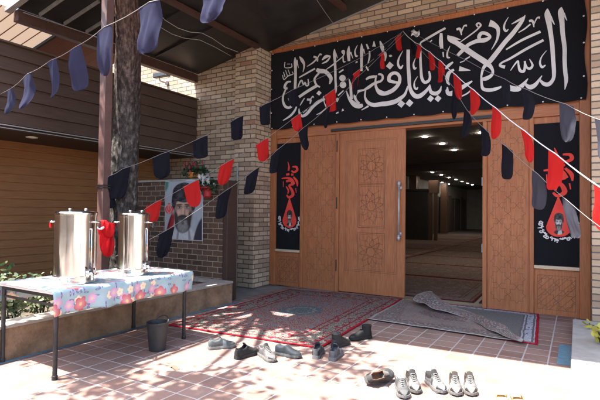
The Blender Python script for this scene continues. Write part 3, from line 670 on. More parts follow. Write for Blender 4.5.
# ================================================================== POSTER
PY = 6.112
po = thing('portrait_poster', (-6.1, PY, 1.0), 'portrait poster of a bearded man in a dark turban on the brown brick', 'poster')
b = MB(); x0, x1, z0, z1 = -6.57, -5.625, 1.0, 2.075
b.grid(lambda a, t: (x0+(x1-x0)*a, PY+.004*math.sin(a*9+t*5), z0+(z1-z0)*t), 12, 12); part(b, 'paper', M_paper if False else mottled('poster_paper', (.5, .54, .57), (.62, .65, .67), 3, .6, 0), po, smooth=True)
def portrait_mat(name, mono=None):
    """soft-edged printed portrait: layers of blurred ellipses in the sheet's own UV"""
    m = mat(name, rough=.55, spec=.3); nt, b = bs(m); sp = nd(nt, 'SeparateXYZ', {0: uvs(nt)})
    n1 = pnoise(nt, uvs(nt), 9, 5, .65); nx = mt(nt, 'MULTIPLY', mt(nt, 'SUBTRACT', n1, .5), 7.0)
    nf = pnoise(nt, uvs(nt), 26, 4, .65, (2.2, .6, 1))
    X = mt(nt, 'ADD', mt(nt, 'MULTIPLY', sp.outputs[0], 210.0), 50.0); Y = mt(nt, 'SUBTRACT', 375.0, mt(nt, 'MULTIPLY', sp.outputs[1], 280.0))
    if not mono: X = mt(nt, 'ADD', 156.0, mt(nt, 'DIVIDE', mt(nt, 'SUBTRACT', X, 156.0), 1.12)); Y = mt(nt, 'ADD', 225.0, mt(nt, 'DIVIDE', mt(nt, 'SUBTRACT', Y, 232.0), 1.12))
    def E(cx, cy, rx, ry, soft=.12, rot=0, wob=.4):
        x = mt(nt, 'ADD', mt(nt, 'SUBTRACT', X, cx), mt(nt, 'MULTIPLY', nx, wob)); y = mt(nt, 'SUBTRACT', Y, cy); c, s_ = math.cos(rot), math.sin(rot)
        xr = mt(nt, 'ADD', mt(nt, 'MULTIPLY', x, c), mt(nt, 'MULTIPLY', y, s_)); yr = mt(nt, 'SUBTRACT', mt(nt, 'MULTIPLY', y, c), mt(nt, 'MULTIPLY', x, s_))
        xr = mt(nt, 'DIVIDE', xr, rx); yr = mt(nt, 'DIVIDE', yr, ry)
        d = mt(nt, 'SQRT', mt(nt, 'ADD', mt(nt, 'MULTIPLY', xr, xr), mt(nt, 'MULTIPLY', yr, yr)))
        q = nd(nt, 'MapRange', {0: d, 1: 1-soft, 2: 1+soft, 3: 1.0, 4: 0.0}, interpolation_type='SMOOTHSTEP'); return q.outputs[0]
    def L(col, mask, c, k=1.0): return mixc(nt, mt(nt, 'MULTIPLY', mask, k), col, c)
    if mono: col = mixc(nt, 0.0, mono, mono)
    else:
        col = mixc(nt, n1, (.26, .3, .32), (.36, .4, .42)); col = L(col, E(58, 112, 20, 34, .25), (.06, .17, .12))
        col = L(col, E(90, 300, 15, 62, .2, .3), (.26, .02, .025)); col = L(col, E(84, 290, 5, 50, .5, .3), (.12, .01, .015))
    robe = mixc(nt, ramp(nt, nf, [(.35, (0, 0, 0)), (.65, (1, 1, 1))]), (.36, .36, .37), (.5, .5, .51))
    if mono: col = L(col, E(160, 420, 92, 110, .08), (.02, .02, .02)); col = L(col, E(165, 400, 30, 95, .15, .1), robe)
    else: col = L(col, E(160, 425, 88, 128, .07), robe); col = L(col, E(246, 345, 36, 95, .1, .22), (.03, .03, .042)); col = L(col, E(74, 372, 26, 60, .2, -.4), (.05, .05, .06)); col = L(col, E(128, 350, 5, 60, .6, .15), (.2, .2, .21)); col = L(col, E(190, 350, 6, 60, .6, -.15), (.2, .2, .21))
    col = L(col, E(157, 192, 55, 70, .1), (.012, .012, .014))
    sk = ((.42, .42, .42) if mono else (.42, .27, .2)); sd = tuple(q*.45 for q in sk); hi = tuple(min(.6, q*1.45) for q in sk); dk = tuple(q*.16 for q in sk)
    col = L(col, E(154, 234, 42, 60, .09), sk)
    for e, c, k in ((E(189, 240, 13, 46, .6), sd, .8), (E(118, 240, 8, 46, .6), sd, .7), (E(150, 198, 24, 9, .7), hi, .6), (E(133, 238, 12, 10, .7), hi, .5), (E(176, 238, 11, 10, .7), hi, .35), (E(155, 232, 4, 20, .6), hi, .6),
                    (E(135, 213, 16, 9, .5), sd, .8), (E(175, 213, 16, 9, .5), sd, .8), (E(163, 240, 4, 17, .7), sd, .7), (E(155, 252, 11, 4, .4), sd, .9), (E(150, 253, 2.5, 1.8, .4), dk, 1), (E(160, 253, 2.5, 1.8, .4), dk, 1),
                    (E(135, 204, 17, 3.4, .4, -.12), dk, .95), (E(175, 204, 17, 3.4, .4, .12), dk, .95), (E(136, 215, 10, 4, .35), (.3, .29, .28), .8), (E(174, 215, 10, 4, .35), (.3, .29, .28), .8),
                    (E(137, 215, 4, 3.8, .3), dk, 1), (E(173, 215, 4, 3.8, .3), dk, 1), (E(136, 211, 11, 1.8, .4), dk, .9), (E(174, 211, 11, 1.8, .4), dk, .9), (E(136, 222, 10, 2, .6), sd, .6), (E(174, 222, 10, 2, .6), sd, .6)): col = L(col, e, c, k)
    beard = mixc(nt, ramp(nt, nf, [(.3, (0, 0, 0)), (.7, (1, 1, 1))]), (.1, .096, .092), (.27, .262, .255))
    col = L(col, E(154, 286, 39, 39, .12, 0, 1.0), (.03, .028, .028)); col = L(col, E(154, 294, 27, 31, .3, 0, 1.0), beard); col = L(col, E(121, 262, 9, 30, .4, -.15, 1.0), (.035, .033, .032)); col = L(col, E(187, 262, 9, 30, .4, .15, 1.0), (.03, .028, .028))
    col = L(col, E(155, 263, 26, 6.5, .35, 0, 1.0), (.05, .047, .045)); col = L(col, E(155, 271, 11, 2.6, .4), (.13, .06, .05)); col = L(col, E(154, 282, 8, 9, .6), (.06, .055, .052), .7)
    tur = mixc(nt, ramp(nt, pnoise(nt, uvs(nt), 6, 4, .6, (1, 3.2, 1)), [(.42, (0, 0, 0)), (.62, (1, 1, 1))]), (.01, .01, .012), (.06, .06, .068))
    col = L(col, E(157, 152, 57, 43, .06), tur); col = L(col, E(107, 188, 11, 36, .2), tur); col = L(col, E(206, 192, 11, 40, .2), tur)
    if mono: col = nd(nt, 'Mix', None).outputs[0] if False else col
    nt.links.new(col, b.inputs['Base Color']); return m
PL = PY-.012
b = MB(); b.grid(lambda a, t: (x0+.012+(x1-x0-.024)*a, PY-.008+.004*math.sin(a*9+t*5), z0+.012+(z1-z0-.024)*t), 12, 12)
part(b, 'portrait_print', portrait_mat('poster_portrait'), po, smooth=True)
ox, oy, s_ = 155, 170, 5.333
b = MB()
for s1_ in ([(75, 182, 3), (76, 205, 6), (75, 236, 3)], [(70, 190, 3), (60, 200, 6), (58, 216, 7), (68, 232, 4)], [(80, 190, 3), (90, 200, 6), (92, 216, 7), (82, 232, 4)], [(66, 196, 3), (68, 212, 5), (74, 224, 3)], [(86, 196, 3), (83, 212, 5), (77, 224, 3)], [(68, 182, 4), (75, 178, 5), (82, 182, 4)]):
    stroke(b, s1_, PL, ox, oy, s_)
part(b, 'emblem', M['inkred'], po)

# flower pots
def flowers(name, c, label, potm, pot, petm, n, r, cat_='potted flowers', hang=False):
    t = thing(name, c, label, cat_); c = Vector(c); b = MB(); b.lathe(c, pot, 24); part(b, 'pot', potm, t, smooth=False)
    h = pot[-1][1]; fo = MB(); fl_ = MB()
    for _ in range(n):
        a = random.uniform(0, 6.28); q = r*math.sqrt(random.random()); p = c+Vector((q*math.cos(a)*1.25, q*math.sin(a)*.7, h+random.uniform(-.1, .2)*(1.2-q/r)))
        leafcard(fo, p, random.uniform(.05, .1), .6)
    for _ in range(n//(22 if potm is M['potor'] else 11)):
        a = random.uniform(0, 6.28); q = r*random.random(); p = c+Vector((q*math.cos(a)*1.2, -abs(q*math.sin(a))*.8, h+random.uniform(0, .2)))
        for k in range(6):
            d = Vector((math.cos(k*1.047), -.35, math.sin(k*1.047)))*.028; fl_.poly([p, p+d+Vector((.014*math.sin(k), 0, .014)), p+d*1.35, p+d-Vector((.014*math.sin(k), 0, .014))])
    part(fo, 'foliage', M['leafd'], t); part(fl_, 'blossom', petm, t)
    return t
flowers('flower_pot', (-5.98, 6.27, 2.1), 'orange pot of dark leaves with red blossoms on top of the screen wall', M['potor'], [(.07, 0), (.12, .03), (.15, .1), (.155, .12), (.13, .12)], M['petr'], 420, .22)
t = flowers('flower_pot', (-5.44, 6.0, 1.76), 'red pot of white flowers fixed to the face of the screen wall', M['potred'], [(.05, 0), (.07, .02), (.085, .12), (.12, .16), (.12, .18), (.1, .18)], M['petw'], 230, .15)
b = MB(); b.tube([(-5.44, 6.0, 1.86), (-5.44, 6.13, 1.86)], .012, 6); part(b, 'bracket', M['black'], t)

# ================================================================== BLACK CALLIGRAPHY BANNER
BY = 8.035
ban = thing('calligraphy_banner', (-2.7, BY, 3.25), 'wide black banner of white flowing calligraphy above the door', 'banner')
b = MB()
def bf(a, t):
    x = -5.545+5.66*a; z = 3.255+1.6*t
    e = -.03*abs(math.sin((x+5.5)/.505*math.pi))*(1-t)**6*1.2-.012*abs(math.sin((x+5.5)/.505*math.pi))*t**8
    return (x+(.02*math.sin(t*11)*(1 if a > .99 else 0)), BY+.004*math.sin(a*23+t*4), z+e*.6)
b.grid(bf, 140, 14, lambda a, t: (a*5.6, t*1.6)); part(b, 'cloth', M['banner'], ban, smooth=True)
ST = [
 (275,45,[[(200,120,4),(203,170,30),(205,250,26),(205,330,26),(201,420,26),(200,450,20)],[(215,150,20),(235,230,4)],[(245,115,8),(270,150,32),(292,200,20),(280,270,6)],
  [(320,215,6),(380,175,14),(415,140,14)],[(385,115,20),(420,130,20),(425,165,12)],[(425,130,10),(450,90,12),(465,100,18)],[(470,150,10),(510,115,30),(555,110,8)],[(470,185,8),(520,160,18),(555,115,8)],
  [(240,325,12),(320,280,16),(400,235,16)],[(510,245,6),(590,195,8)],[(415,245,34),(450,260,44),(500,265,40),(540,300,40),(560,340,34),(545,390,12)],[(440,280,20),(405,320,18),(395,350,20),(415,400,20),(450,420,14)],
  [(230,420,10),(250,370,14),(268,355,16),(285,395,14),(300,370,12)],[(300,370,12),(312,405,14),(335,395,14),(330,340,10)],
  [(100,170,8),(100,225,8),(165,220,10),(165,185,6)],[(75,300,8),(90,345,8),(130,310,10),(180,290,8),(170,265,6)],[(85,270,8),(100,320,8)],[(105,250,6),(125,310,8)],[(130,245,6),(150,295,8)],[(120,190,6),(150,190,6)]]),
 (275,85,[[(160,-35,14),(125,-30,20),(102,0,24),(98,30,22),(125,38,12)],[(120,20,12),(95,70,16),(80,120,18),(82,170,22),(105,215,26),(145,225,24),(180,190,26),(205,120,14)],[(135,130,16),(150,165,16)],
  [(215,215,14),(195,260,20),(150,310,20),(80,355,8)],[(240,120,26),(320,65,28),(420,5,28)],[(250,205,6),(270,170,12),(295,130,8)],[(320,145,20),(355,150,20),(350,190,10)],[(350,150,10),(375,115,12),(385,125,14)],
  [(240,235,8),(245,280,20),(275,310,26),(320,285,30),(380,215,30),(440,165,32),(500,140,20)],[(280,280,6),(320,245,8)],[(415,295,6),(460,275,12),(515,230,12)],[(485,110,10),(495,180,10),(540,260,14),(580,240,10)]]),
 (325,40,[[(95,90,6),(95,140,30),(100,220,24),(103,300,24),(105,400,22),(108,450,22),(105,510,24),(85,560,16)],[(105,130,16),(125,180,4)],[(10,295,5),(90,235,9),(180,160,10),(190,110,16),(170,115,14),(185,140,12)],[(180,160,10),(185,215,14),(205,215,8)],
  [(240,60,6),(235,120,34),(240,210,26)],[(255,120,16),(280,185,4)],[(325,50,4),(300,110,14),(310,160,18),(330,155,6)],[(365,35,6),(368,100,34),(365,180,28),(365,310,22)],[(385,90,14),(400,140,4)],
  [(415,40,14),(435,90,20)],[(445,110,14),(445,170,18),(430,230,8)],[(410,265,16),(435,305,16)],[(490,10,6),(490,65,36)],[(550,10,12),(575,80,40),(605,150,26),(600,210,8)],[(285,235,14),(325,215,14)],[(140,325,14),(185,295,14)]]),
 (325,75,[[(240,40,8),(255,100,24),(260,170,26),(265,240,30)],[(215,160,8),(240,230,26),(290,290,50),(340,310,48),(378,300,30)],[(390,150,16),(330,165,26),(300,205,28),(310,250,24),(345,285,20)],[(390,150,18),(440,120,30),(490,85,26),(545,65,24)],
  [(410,45,16),(440,25,26),(490,15,26),(520,10,20)],[(405,150,14),(400,220,20),(430,275,34),(490,300,40),(560,290,44),(620,285,46),(700,265,44),(750,235,38),(800,190,26),(828,110,12)],
  [(510,10,12),(505,90,22),(530,150,28),(600,185,34)],[(545,70,20),(575,40,22),(570,0,22),(530,-10,18)],[(130,205,14),(185,155,10)],[(115,265,24),(130,230,24)],[(110,385,10),(185,345,22)],[(365,350,8),(435,310,18)]]),
 (375,70,[[(5,160,22),(40,225,34),(100,235,40),(180,200,40),(235,140,34),(248,80,32),(225,38,32),(185,30,32),(148,55,34),(140,100,36),(180,118,30),(240,125,20)],
  [(332,-205,34),(332,-60,34),(340,60,36),(350,180,34),(390,250,44),(440,262,44),(500,220,34),(540,170,20),(550,145,8)],[(545,160,24),(560,220,34),(610,235,38),(650,205,26),(665,160,10)],[(280,-195,4),(240,-120,16),(230,-60,22),(255,-20,24),(280,-50,10)],
  [(405,-120,4),(385,-60,16),(395,-15,22),(415,-25,8)],[(455,-275,14),(455,-100,24),(460,0,26),(468,80,30),(495,122,30),(535,108,28),(550,70,24),(540,10,18)],[(455,-275,14),(520,-315,22),(640,-385,22),(705,-420,20)],
  [(425,65,5),(395,120,12),(395,170,20),(415,190,20),(430,170,8)],[(365,-215,18),(395,-235,14)],[(550,-280,12),(570,-300,10)]]),
 (420,20,[[(212,130,26),(210,220,40),(218,285,30)],[(230,320,16),(235,370,12)],[(300,260,4),(275,320,16),(275,370,20),(300,375,10)],
  [(278,150,6),(300,190,50),(370,230,50),(450,285,56),(530,340,56),(600,385,56),(660,425,56),(705,465,40),(728,510,26),(715,552,30),(660,585,40),(615,590,24)],[(280,160,14),(340,180,26),(405,195,4)],
  [(375,355,30),(430,300,36),(480,250,34),(540,220,36),(590,205,42),(650,200,42),(700,170,28),(668,138,34),(618,130,34),(590,165,36),(600,200,30)],
  [(395,225,6),(480,165,12),(560,105,14),(590,75,16),(608,50,18),(588,30,16),(565,45,18),(580,70,14)],[(365,95,20),(400,90,26),(415,150,10)],[(415,120,10),(440,60,14),(470,55,22)],[(450,395,14),(500,365,12)]]),
 (420,60,[[(90,260,16),(105,310,28),(150,335,36),(195,310,26),(215,265,10)],[(225,190,14),(235,130,10)],[(330,20,16),(280,60,30),(255,90,12)],[(340,95,20),(290,130,36),(270,200,40),(295,250,10)],[(268,270,24),(280,330,40),(330,330,50),(400,285,44),(460,250,34),(522,210,14)],
  [(392,85,50),(430,92,36),(505,103,4)],[(385,375,12),(470,335,14),(525,285,10)],[(400,25,10),(450,5,8)]]),
 (465,10,[[(245,130,70),(285,145,56),(330,190,38),(322,290,22),(265,395,6)],[(435,70,4),(400,130,14),(390,180,22),(410,210,22),(435,190,6)],[(602,50,6),(570,110,34),(480,230,44),(400,320,44),(330,410,46),(250,510,46),(190,570,30),(165,650,20),(165,690,22)],
  [(465,140,6),(530,105,20),(590,70,16)]]),
 (465,50,[[(165,290,24),(168,350,26),(185,390,34),(250,400,36),(320,385,30),(365,365,16)],[(415,320,16),(450,370,40),(520,390,52),(560,370,40),(595,335,24),(630,285,8)],[(455,205,8),(500,140,14),(530,110,16),(535,150,20),(552,205,30),(592,205,26),(600,110,18)],
  [(595,110,18),(615,170,22),(650,185,24),(675,150,22),(645,90,8)],[(785,-100,24),(620,-15,26),(450,85,22),(370,125,18),(350,155,24),(400,170,34)]]),
 (510,0,[[(-45,392,16),(0,468,26),(0,470,0)][:0] or [(85,325,8),(150,285,14),(205,240,14)],[(190,210,22),(225,210,24),(240,270,10)],[(240,240,10),(270,180,14),(300,175,22)],[(-38,430,12),(0,475,0)][:0] or [(-40,495,14),(120,400,24),(305,315,26)],
  [(375,85,8),(375,140,60),(390,230,54),(405,320,46),(422,450,44),(432,600,42),(440,720,40),(432,790,34),(390,840,40),(340,838,38),(300,800,20)],[(400,160,30),(445,245,8)],
  [(515,70,8),(510,120,60),(520,230,50),(527,330,46),(546,480,43),(546,600,42),(553,720,42),(562,800,38),(548,895,6)],[(535,130,26),(570,205,6)],[(365,505,5),(315,570,12),(300,630,20),(320,670,24),(355,650,10)],
  [(150,830,16),(175,860,36),(210,870,46),(260,840,36),(320,755,8)],[(-60,880,16),(0,885,46),(60,890,50),(110,860,34),(180,785,8)]]),
]
b = MB()
for ox_, oy_, lst in ST:
    for s1_ in lst: stroke(b, s1_, BY-.006, ox_, oy_, 10.0)
for (x, y, s1_, ox_, oy_) in ((440, 80, 52, 275, 85), (148, 355, 78, 375, 30), (262, 338, 78, 375, 70), (345, 330, 78, 375, 70), (105, 385, 70, 420, 60), (180, 385, 70, 420, 60)): diamond(b, x, y, s1_, BY-.006, ox_, oy_)
for (x, y, r_) in ((175, 30, 32), (180, 97, 33)): blob(b, x, y, r_, BY-.006, 325, 75)
blob(b, 155, 258, 16, BY-.006, 375, 30, ry=11)
part(b, 'calligraphy', M['ink'], ban)
b = MB()
for k in range(12):
    for z in (3.275, 4.845): b.ball((-5.5+k*.505, BY-.012, z), .012, .008, .012, 8)
for z in (3.6, 4.1, 4.5): b.ball((.09, BY-.012, z), .014, .008, .014, 8); b.ball((-5.52, BY-.012, z), .014, .008, .014, 8)
part(b, 'nail', M['white'], ban)

# side banners with the red drop
SB = 8.115
MONO = portrait_mat('drop_portrait', (.62, .05, .035))
def side_banner(x0, x1, dx, label):
    t = thing('mourning_banner', ((x0+x1)/2, SB, .75), label, 'banner', 'narrow black banners beside the door')
    b = MB(); b.grid(lambda a, q: (x0+(x1-x0)*a, SB+.003*math.sin(q*17+a*4), .752+2.2*q), 8, 24, lambda a, q: (a*.6, q*2.2)); part(b, 'cloth', M['banner'], t, smooth=True)
    b = MB(); pl0 = SB-.005
    for s1_ in ([(105,15,4),(115,60,14),(110,95,16)],[(145,60,12),(180,62,20),(188,90,20),(160,108,18),(138,95,14)],[(90,130,18),(120,125,18)],[(135,130,20),(155,130,16)],[(50,165,10),(100,160,20),(140,175,24),(165,215,14)],[(155,150,14),(185,190,22),(190,235,8)],
                [(90,190,18),(130,185,22),(152,212,22),(118,228,18),(142,270,24),(150,310,26),(115,332,20),(95,310,12)],[(90,235,10),(110,270,14),(105,300,10)],[(65,190,6),(65,240,5)],[(175,250,8),(180,290,6)]):
        stroke(b, s1_, pl0, 276, 160, 8.889, dx)
    part(b, 'red_script', M['inkred'], t)
    b = MB(); pts = [(120, -25)]+[(120+62*math.cos(a), 185+62*math.sin(a)) for a in [R(-22+k*224/20) for k in range(21)]]
    flat(b, pts, pl0, 276, 200, 8.889, .001, dx); part(b, 'red_drop', M['inkred'], t)
    b = MB(); A_ = at(276+78/8.889, 200+232/8.889, 1, pl0-.002); B_ = at(276+162/8.889, 200+82/8.889, 1, pl0-.002)
    # portrait oval inside the drop
    n_ = 28; cxp, czp, rxp, rzp = (A_.x+B_.x)/2+dx, (A_.z+B_.z)/2, (B_.x-A_.x)/2, (B_.z-A_.z)/2
    pts = [(math.cos(6.2832*k/n_), math.sin(6.2832*k/n_)) for k in range(n_)]
    b.poly([(cxp+rxp*c_, pl0-.002, czp+rzp*s__) for c_, s__ in pts], [(.5+.5*c_, .5+.5*s__) for c_, s__ in pts])
    part(b, 'portrait_print', MONO, t)
    b = MB(); rnd = random.Random(3)
    def pol(r_, d_): q_ = R(d_); return (120+r_*math.cos(q_), 182+r_*.96*math.sin(q_))
    for a0, a1 in ((204, 172), (166, 128), (122, 92), (86, 52), (47, 10), (5, -24)):
        stroke(b, [pol(84+2*math.sin(k*2), a0+(a1-a0)*k/5)+(7 if 0 < k < 5 else 3,) for k in range(6)], pl0-.001, 276, 200, 8.889, dx)
    d_ = 201
    while d_ > -22:
        ty = rnd.randrange(4)
        if ty == 0: stroke(b, [pol(85, d_)+(7,), pol(rnd.uniform(100, 108), d_-1)+(5,)], pl0-.0012, 276, 200, 8.889, dx)
        elif ty == 1: stroke(b, [pol(85, d_)+(4,), pol(96, d_+3)+(7,), pol(101, d_-1)+(6,), pol(95, d_-5)+(7,), pol(86, d_-4)+(4,)], pl0-.0012, 276, 200, 8.889, dx)
        elif ty == 2: stroke(b, [pol(96, d_+3)+(4,), pol(91, d_-1)+(8,), pol(97, d_-5)+(5,)], pl0-.0012, 276, 200, 8.889, dx); x_, y_ = pol(104, d_-1); blob(b, x_, y_, 4, pl0-.001, 276, 200, 8.889, 8, dx=dx)
        else: stroke(b, [pol(84, d_)+(6,), pol(77, d_-3)+(6,), pol(80, d_-7)+(3,)], pl0-.0012, 276, 200, 8.889, dx)
        d_ -= rnd.uniform(6.5, 9.5)
    part(b, 'white_script', M['ink'], t)
side_banner(-5.42, -4.833, 0, 'narrow black banner with red drop, left of the door leaf beside the pillar')
side_banner(-.577, .027, 4.85, 'narrow black banner with red drop, right of the open doorway')

# ================================================================== TABLE, CLOTH, URNS, BIN
TX0, TX1, TY0, TY1 = -4.94, -4.05, 2.5, 4.1
tab = thing('trestle_table', (-4.5, 3.3, 0), 'steel framed table standing against the planter under a floral cloth', 'table')
b = MB(); b.box(TX0-.03, TY0-.05, .772, TX1+.03, TY1+.05, .795); part(b, 'tabletop', M['white'], tab, bevel=.004)
b = MB(); hs = .77
for y in (TY0, TY1): b.beam((TX0, y, hs-.02), (TX1, y, hs-.02), .034, .036); b.beam((TX0, y, .665), (TX1, y, .665), .02, .02)
for x in (TX0, TX1): b.beam((x, TY0+.02, hs-.02), (x, TY1-.02, hs-.02), .03, .03)
part(b, 'frame', M['frame'], tab)
for x, y in ((TX0, TY0), (TX1, TY0), (TX0, TY1), (TX1, TY1)):
    b = MB(); b.tube([(x, y, .0), (x, y, .755)], .021, 12); b.lathe((x, y, 0), [(.026, 0), (.026, .035), (.022, .04)], 12); part(b, 'leg', M['frame'], tab, smooth=False)
def clothf(a, t):
    s = a*(.2+.97+.2); y = TY0-.07+(TY1-TY0+.16)*t; xf, xb = TX1+.045, TX0-.045
    if s < .2: return (xb-.008-.01*math.sin(t*23), y, .8-(.2-s)+.0)
    if s < 1.17:
        f = (s-.2)/.97; return (xb+(xf-xb)*f, y, .8015+.003*noise.noise(Vector((f*5, t*9, 0))))
    dz = s-1.17; return (xf+.008+(.03*math.sin(t*17+1+math.sin(t*7))+.016*math.sin(t*41+2)+.02*noise.noise(Vector((t*9, 1, 2))))*dz*4+.006*noise.noise(Vector((t*15, dz*8, 3))), y+.004*math.sin(dz*30), .8-dz*1.08+.006*math.sin(t*12)*dz*5+.007*noise.noise(Vector((t*14, 3, 1)))*dz*5)
b = MB(); b.grid(clothf, 60, 70, lambda a, t: (t*1.76, a*1.37)); o = b.build('tablecloth', M['floral'], smooth=True, solid=.002)
tag(o, 'pale blue floral oilcloth draped over the long table', 'tablecloth')
def urn(c, r, h, label, tapdir):
    c = Vector(c); t = thing('drinks_urn', c, label, 'urn', 'steel urns on the floral cloth')
    b = MB(); b.lathe(c, [(r*1.0, .07), (r*1.0, h-.03), (r*1.015, h-.028), (r*1.015, h-.015)], 64); part(b, 'body', M['steel'], t, smooth=True).modifiers.new('s', 'EDGE_SPLIT').split_angle = R(35)
    b = MB(); b.lathe(c, [(r*.97, .0), (r*.99, .004), (r*.99, .055), (r*1.04, .058), (r*1.045, .074), (r*1.01, .08)], 64); part(b, 'base_band', M['steel'], t, smooth=True).modifiers.new('s', 'EDGE_SPLIT').split_angle = R(35)
    b = MB(); b.lathe(c, [(r*1.03, h-.014), (r*1.04, h), (r*1.0, h+.012), (r*.85, h+.02), (r*.3, h+.03), (.001, h+.031)], 64); lid = part(b, 'lid', M['steel'], t, smooth=True); lid.modifiers.new('s', 'EDGE_SPLIT').split_angle = R(35)
    for q in (-.09, .09):
        d = Vector((-tapdir.y, tapdir.x, 0))*q; b = MB(); b.lathe(c+d+tapdir*.03, [(.01, h+.02), (.01, h+.03), (.022, h+.034), (.024, h+.042), (.012, h+.048)], 16); part(b, 'knob', M['steel'], lid, smooth=True)
    sd = Vector((.859, .513, 0)); td2 = Vector((-.513, .859, 0))*-1
    for s1_ in (-1, 1):
        b = MB(); z = h-.09; p = c+sd*s1_*r
        b.tube([p+Vector((0, 0, z)), p+sd*s1_*.05+Vector((0, 0, z)), p+sd*s1_*.055+td2*.06+Vector((0, 0, z)), p-sd*s1_*.012+td2*.08+Vector((0, 0, z))], .009, 8); part(b, 'handle', M['steel'], t, smooth=True)
        b = MB(); b.tube([p+sd*s1_*.055+td2*.01+Vector((0, 0, z-.012)), p+sd*s1_*.05+td2*.02+Vector((0, 0, z-.06))], .011, 8); part(b, 'grip', M['redcloth'] if s1_ < 0 else M['black'], t)
    b = MB(); p = c+tapdir*r+Vector((0, 0, .1))
    b.tube([p, p+tapdir*.075], .017, 10); b.tube([p+tapdir*.06+Vector((0, 0, .012)), p+tapdir*.065-Vector((0, 0, .055))], .014, 10); b.lathe(p+tapdir*.004, [(.03, -.03), (.03, .03)], 12); tp = part(b, 'tap', M['steel'], t, smooth=True)
    b = MB(); b.tube([p+tapdir*.06, p+tapdir*.06+Vector((0, 0, .05))], .009, 8); b.box(*(p+tapdir*.06+Vector((-.035, -.008, .045))), *(p+tapdir*.06+Vector((.035, .008, .062)))); part(b, 'lever', M['black'], tp)
    g_ = (tapdir+sd*.35).normalized(); b = MB(); p = c+g_*(r+.012); b.tube([p+Vector((0, 0, .13)), p+Vector((0, 0, h-.16))], .008, 8)
    for z in (.13, h-.16): b.tube([c+g_*(r-.01)+Vector((0, 0, z)), p+Vector((0, 0, z))], .012, 8)
    part(b, 'level_gauge', M['steel'], t, smooth=True)
    return t
urn((-4.36, 2.88, .803), .196, .70, 'larger polished steel urn standing nearer the camera on the floral cloth', Vector((1, .05, 0)).normalized())
urn((-4.36, 3.60, .803), .168, .685, 'smaller polished steel urn farther along the table in front of the tree trunk', Vector((1, .1, 0)).normalized())
bn = thing('waste_bin', (-3.97, 3.6, 0), 'dark tapered plastic bin beside the table leg', 'bin')
b = MB(); b.lathe((-3.97, 3.62, 0), [(.001, .003), (.085, .003), (.088, .006), (.115, .29), (.12, .292), (.122, .31), (.112, .31), (.108, .288), (.08, .02), (.001, .02)], 36, caps=False); part(b, 'body', M['dkgrey'], bn, smooth=True).modifiers.new('s', 'EDGE_SPLIT').split_angle = R(30)
b = MB(); b.tube([(-3.97+.118*math.cos(a), 3.62+.118*math.sin(a)*.9, .31+.05*math.sin((a-.5)/2.1*math.pi)) for a in [.5+2.1*k/10 for k in range(11)]], .006, 6); part(b, 'handle', M['black'], bn)

# ================================================================== RUGS
def rug(name, cs, W, L, m, label, zf=None, lift=.012, nu=40, nv=60, group=None, fringe=None, solid=.008):
    a, b_, c_, d_ = [Vector((x, y, 0)) for x, y in cs]
    def f(u, v):
        p = (a*(1-u)+b_*u)*(1-v)+(d_*(1-u)+c_*u)*v
        z = lift+.004*noise.noise(Vector((u*4, v*5, 1)))
        e = .01*noise.noise(Vector((u*7, v*9, 4)))
        if zf: z += zf(u, v)
        return (p.x+e, p.y+e, z)
    b = MB(); b.grid(f, nu, nv, lambda u, v: (u*W, v*L)); o = b.build(name, m, smooth=True, solid=solid); tag(o, label, 'rug', group)
    if fringe:
        fb = MB(); rnd = random.Random(5)
        for k in range(240):
            u = k/240; p = Vector(f(u, fringe)); q = p+Vector((rnd.gauss(0, .008), (.05 if fringe > .5 else -.05)+rnd.gauss(0, .01), -.008)); w = Vector((.006, 0, 0))
            fb.quad(p-w, p+w, q+w*.5, q-w*.5)
        fo = fb.build('fringe', M['ink']); fo.parent = o
    return o
cm1 = carpet_mat('persian_rug', 2.25, 3.45, (.33, .012, .022), (.07, .06, .055), (.21, .185, .155), (.2, .016, .026), (.19, .165, .14), (.13, .15, .16), (.34, .36), .46, 1.35)
rug('rug', ((-4.68, 4.44), (-2.47, 4.62), (-2.66, 8.02), (-4.83, 7.74)), 2.25, 3.45, cm1, 'large red Persian rug with grey oval medallion left of the doorway', fringe=1.0)
cm2 = carpet_mat('blue_border_rug', 2.0, 1.9, (.36, .012, .03), (.24, .25, .31), (.42, .42, .45), (.13, .12, .115), (.17, .16, .15), (.15, .15, .15), (.3, .3), .2, 1.8)
rug('rug', ((-2.5, 6.32), (-.40, 6.16), (-.50, 8.02), (-2.55, 8.04)), 2.0, 1.9, cm2, 'rug with red edge and pale blue border partly covered at the doorway', lift=.008)
cm3 = carpet_mat('worn_rug_back', 2.0, 1.9, (.3, .28, .26), (.26, .23, .21), (.13, .11, .1), (.2, .135, .12), (.21, .19, .17), (.24, .165, .15), (.4, .3), .3, .95)
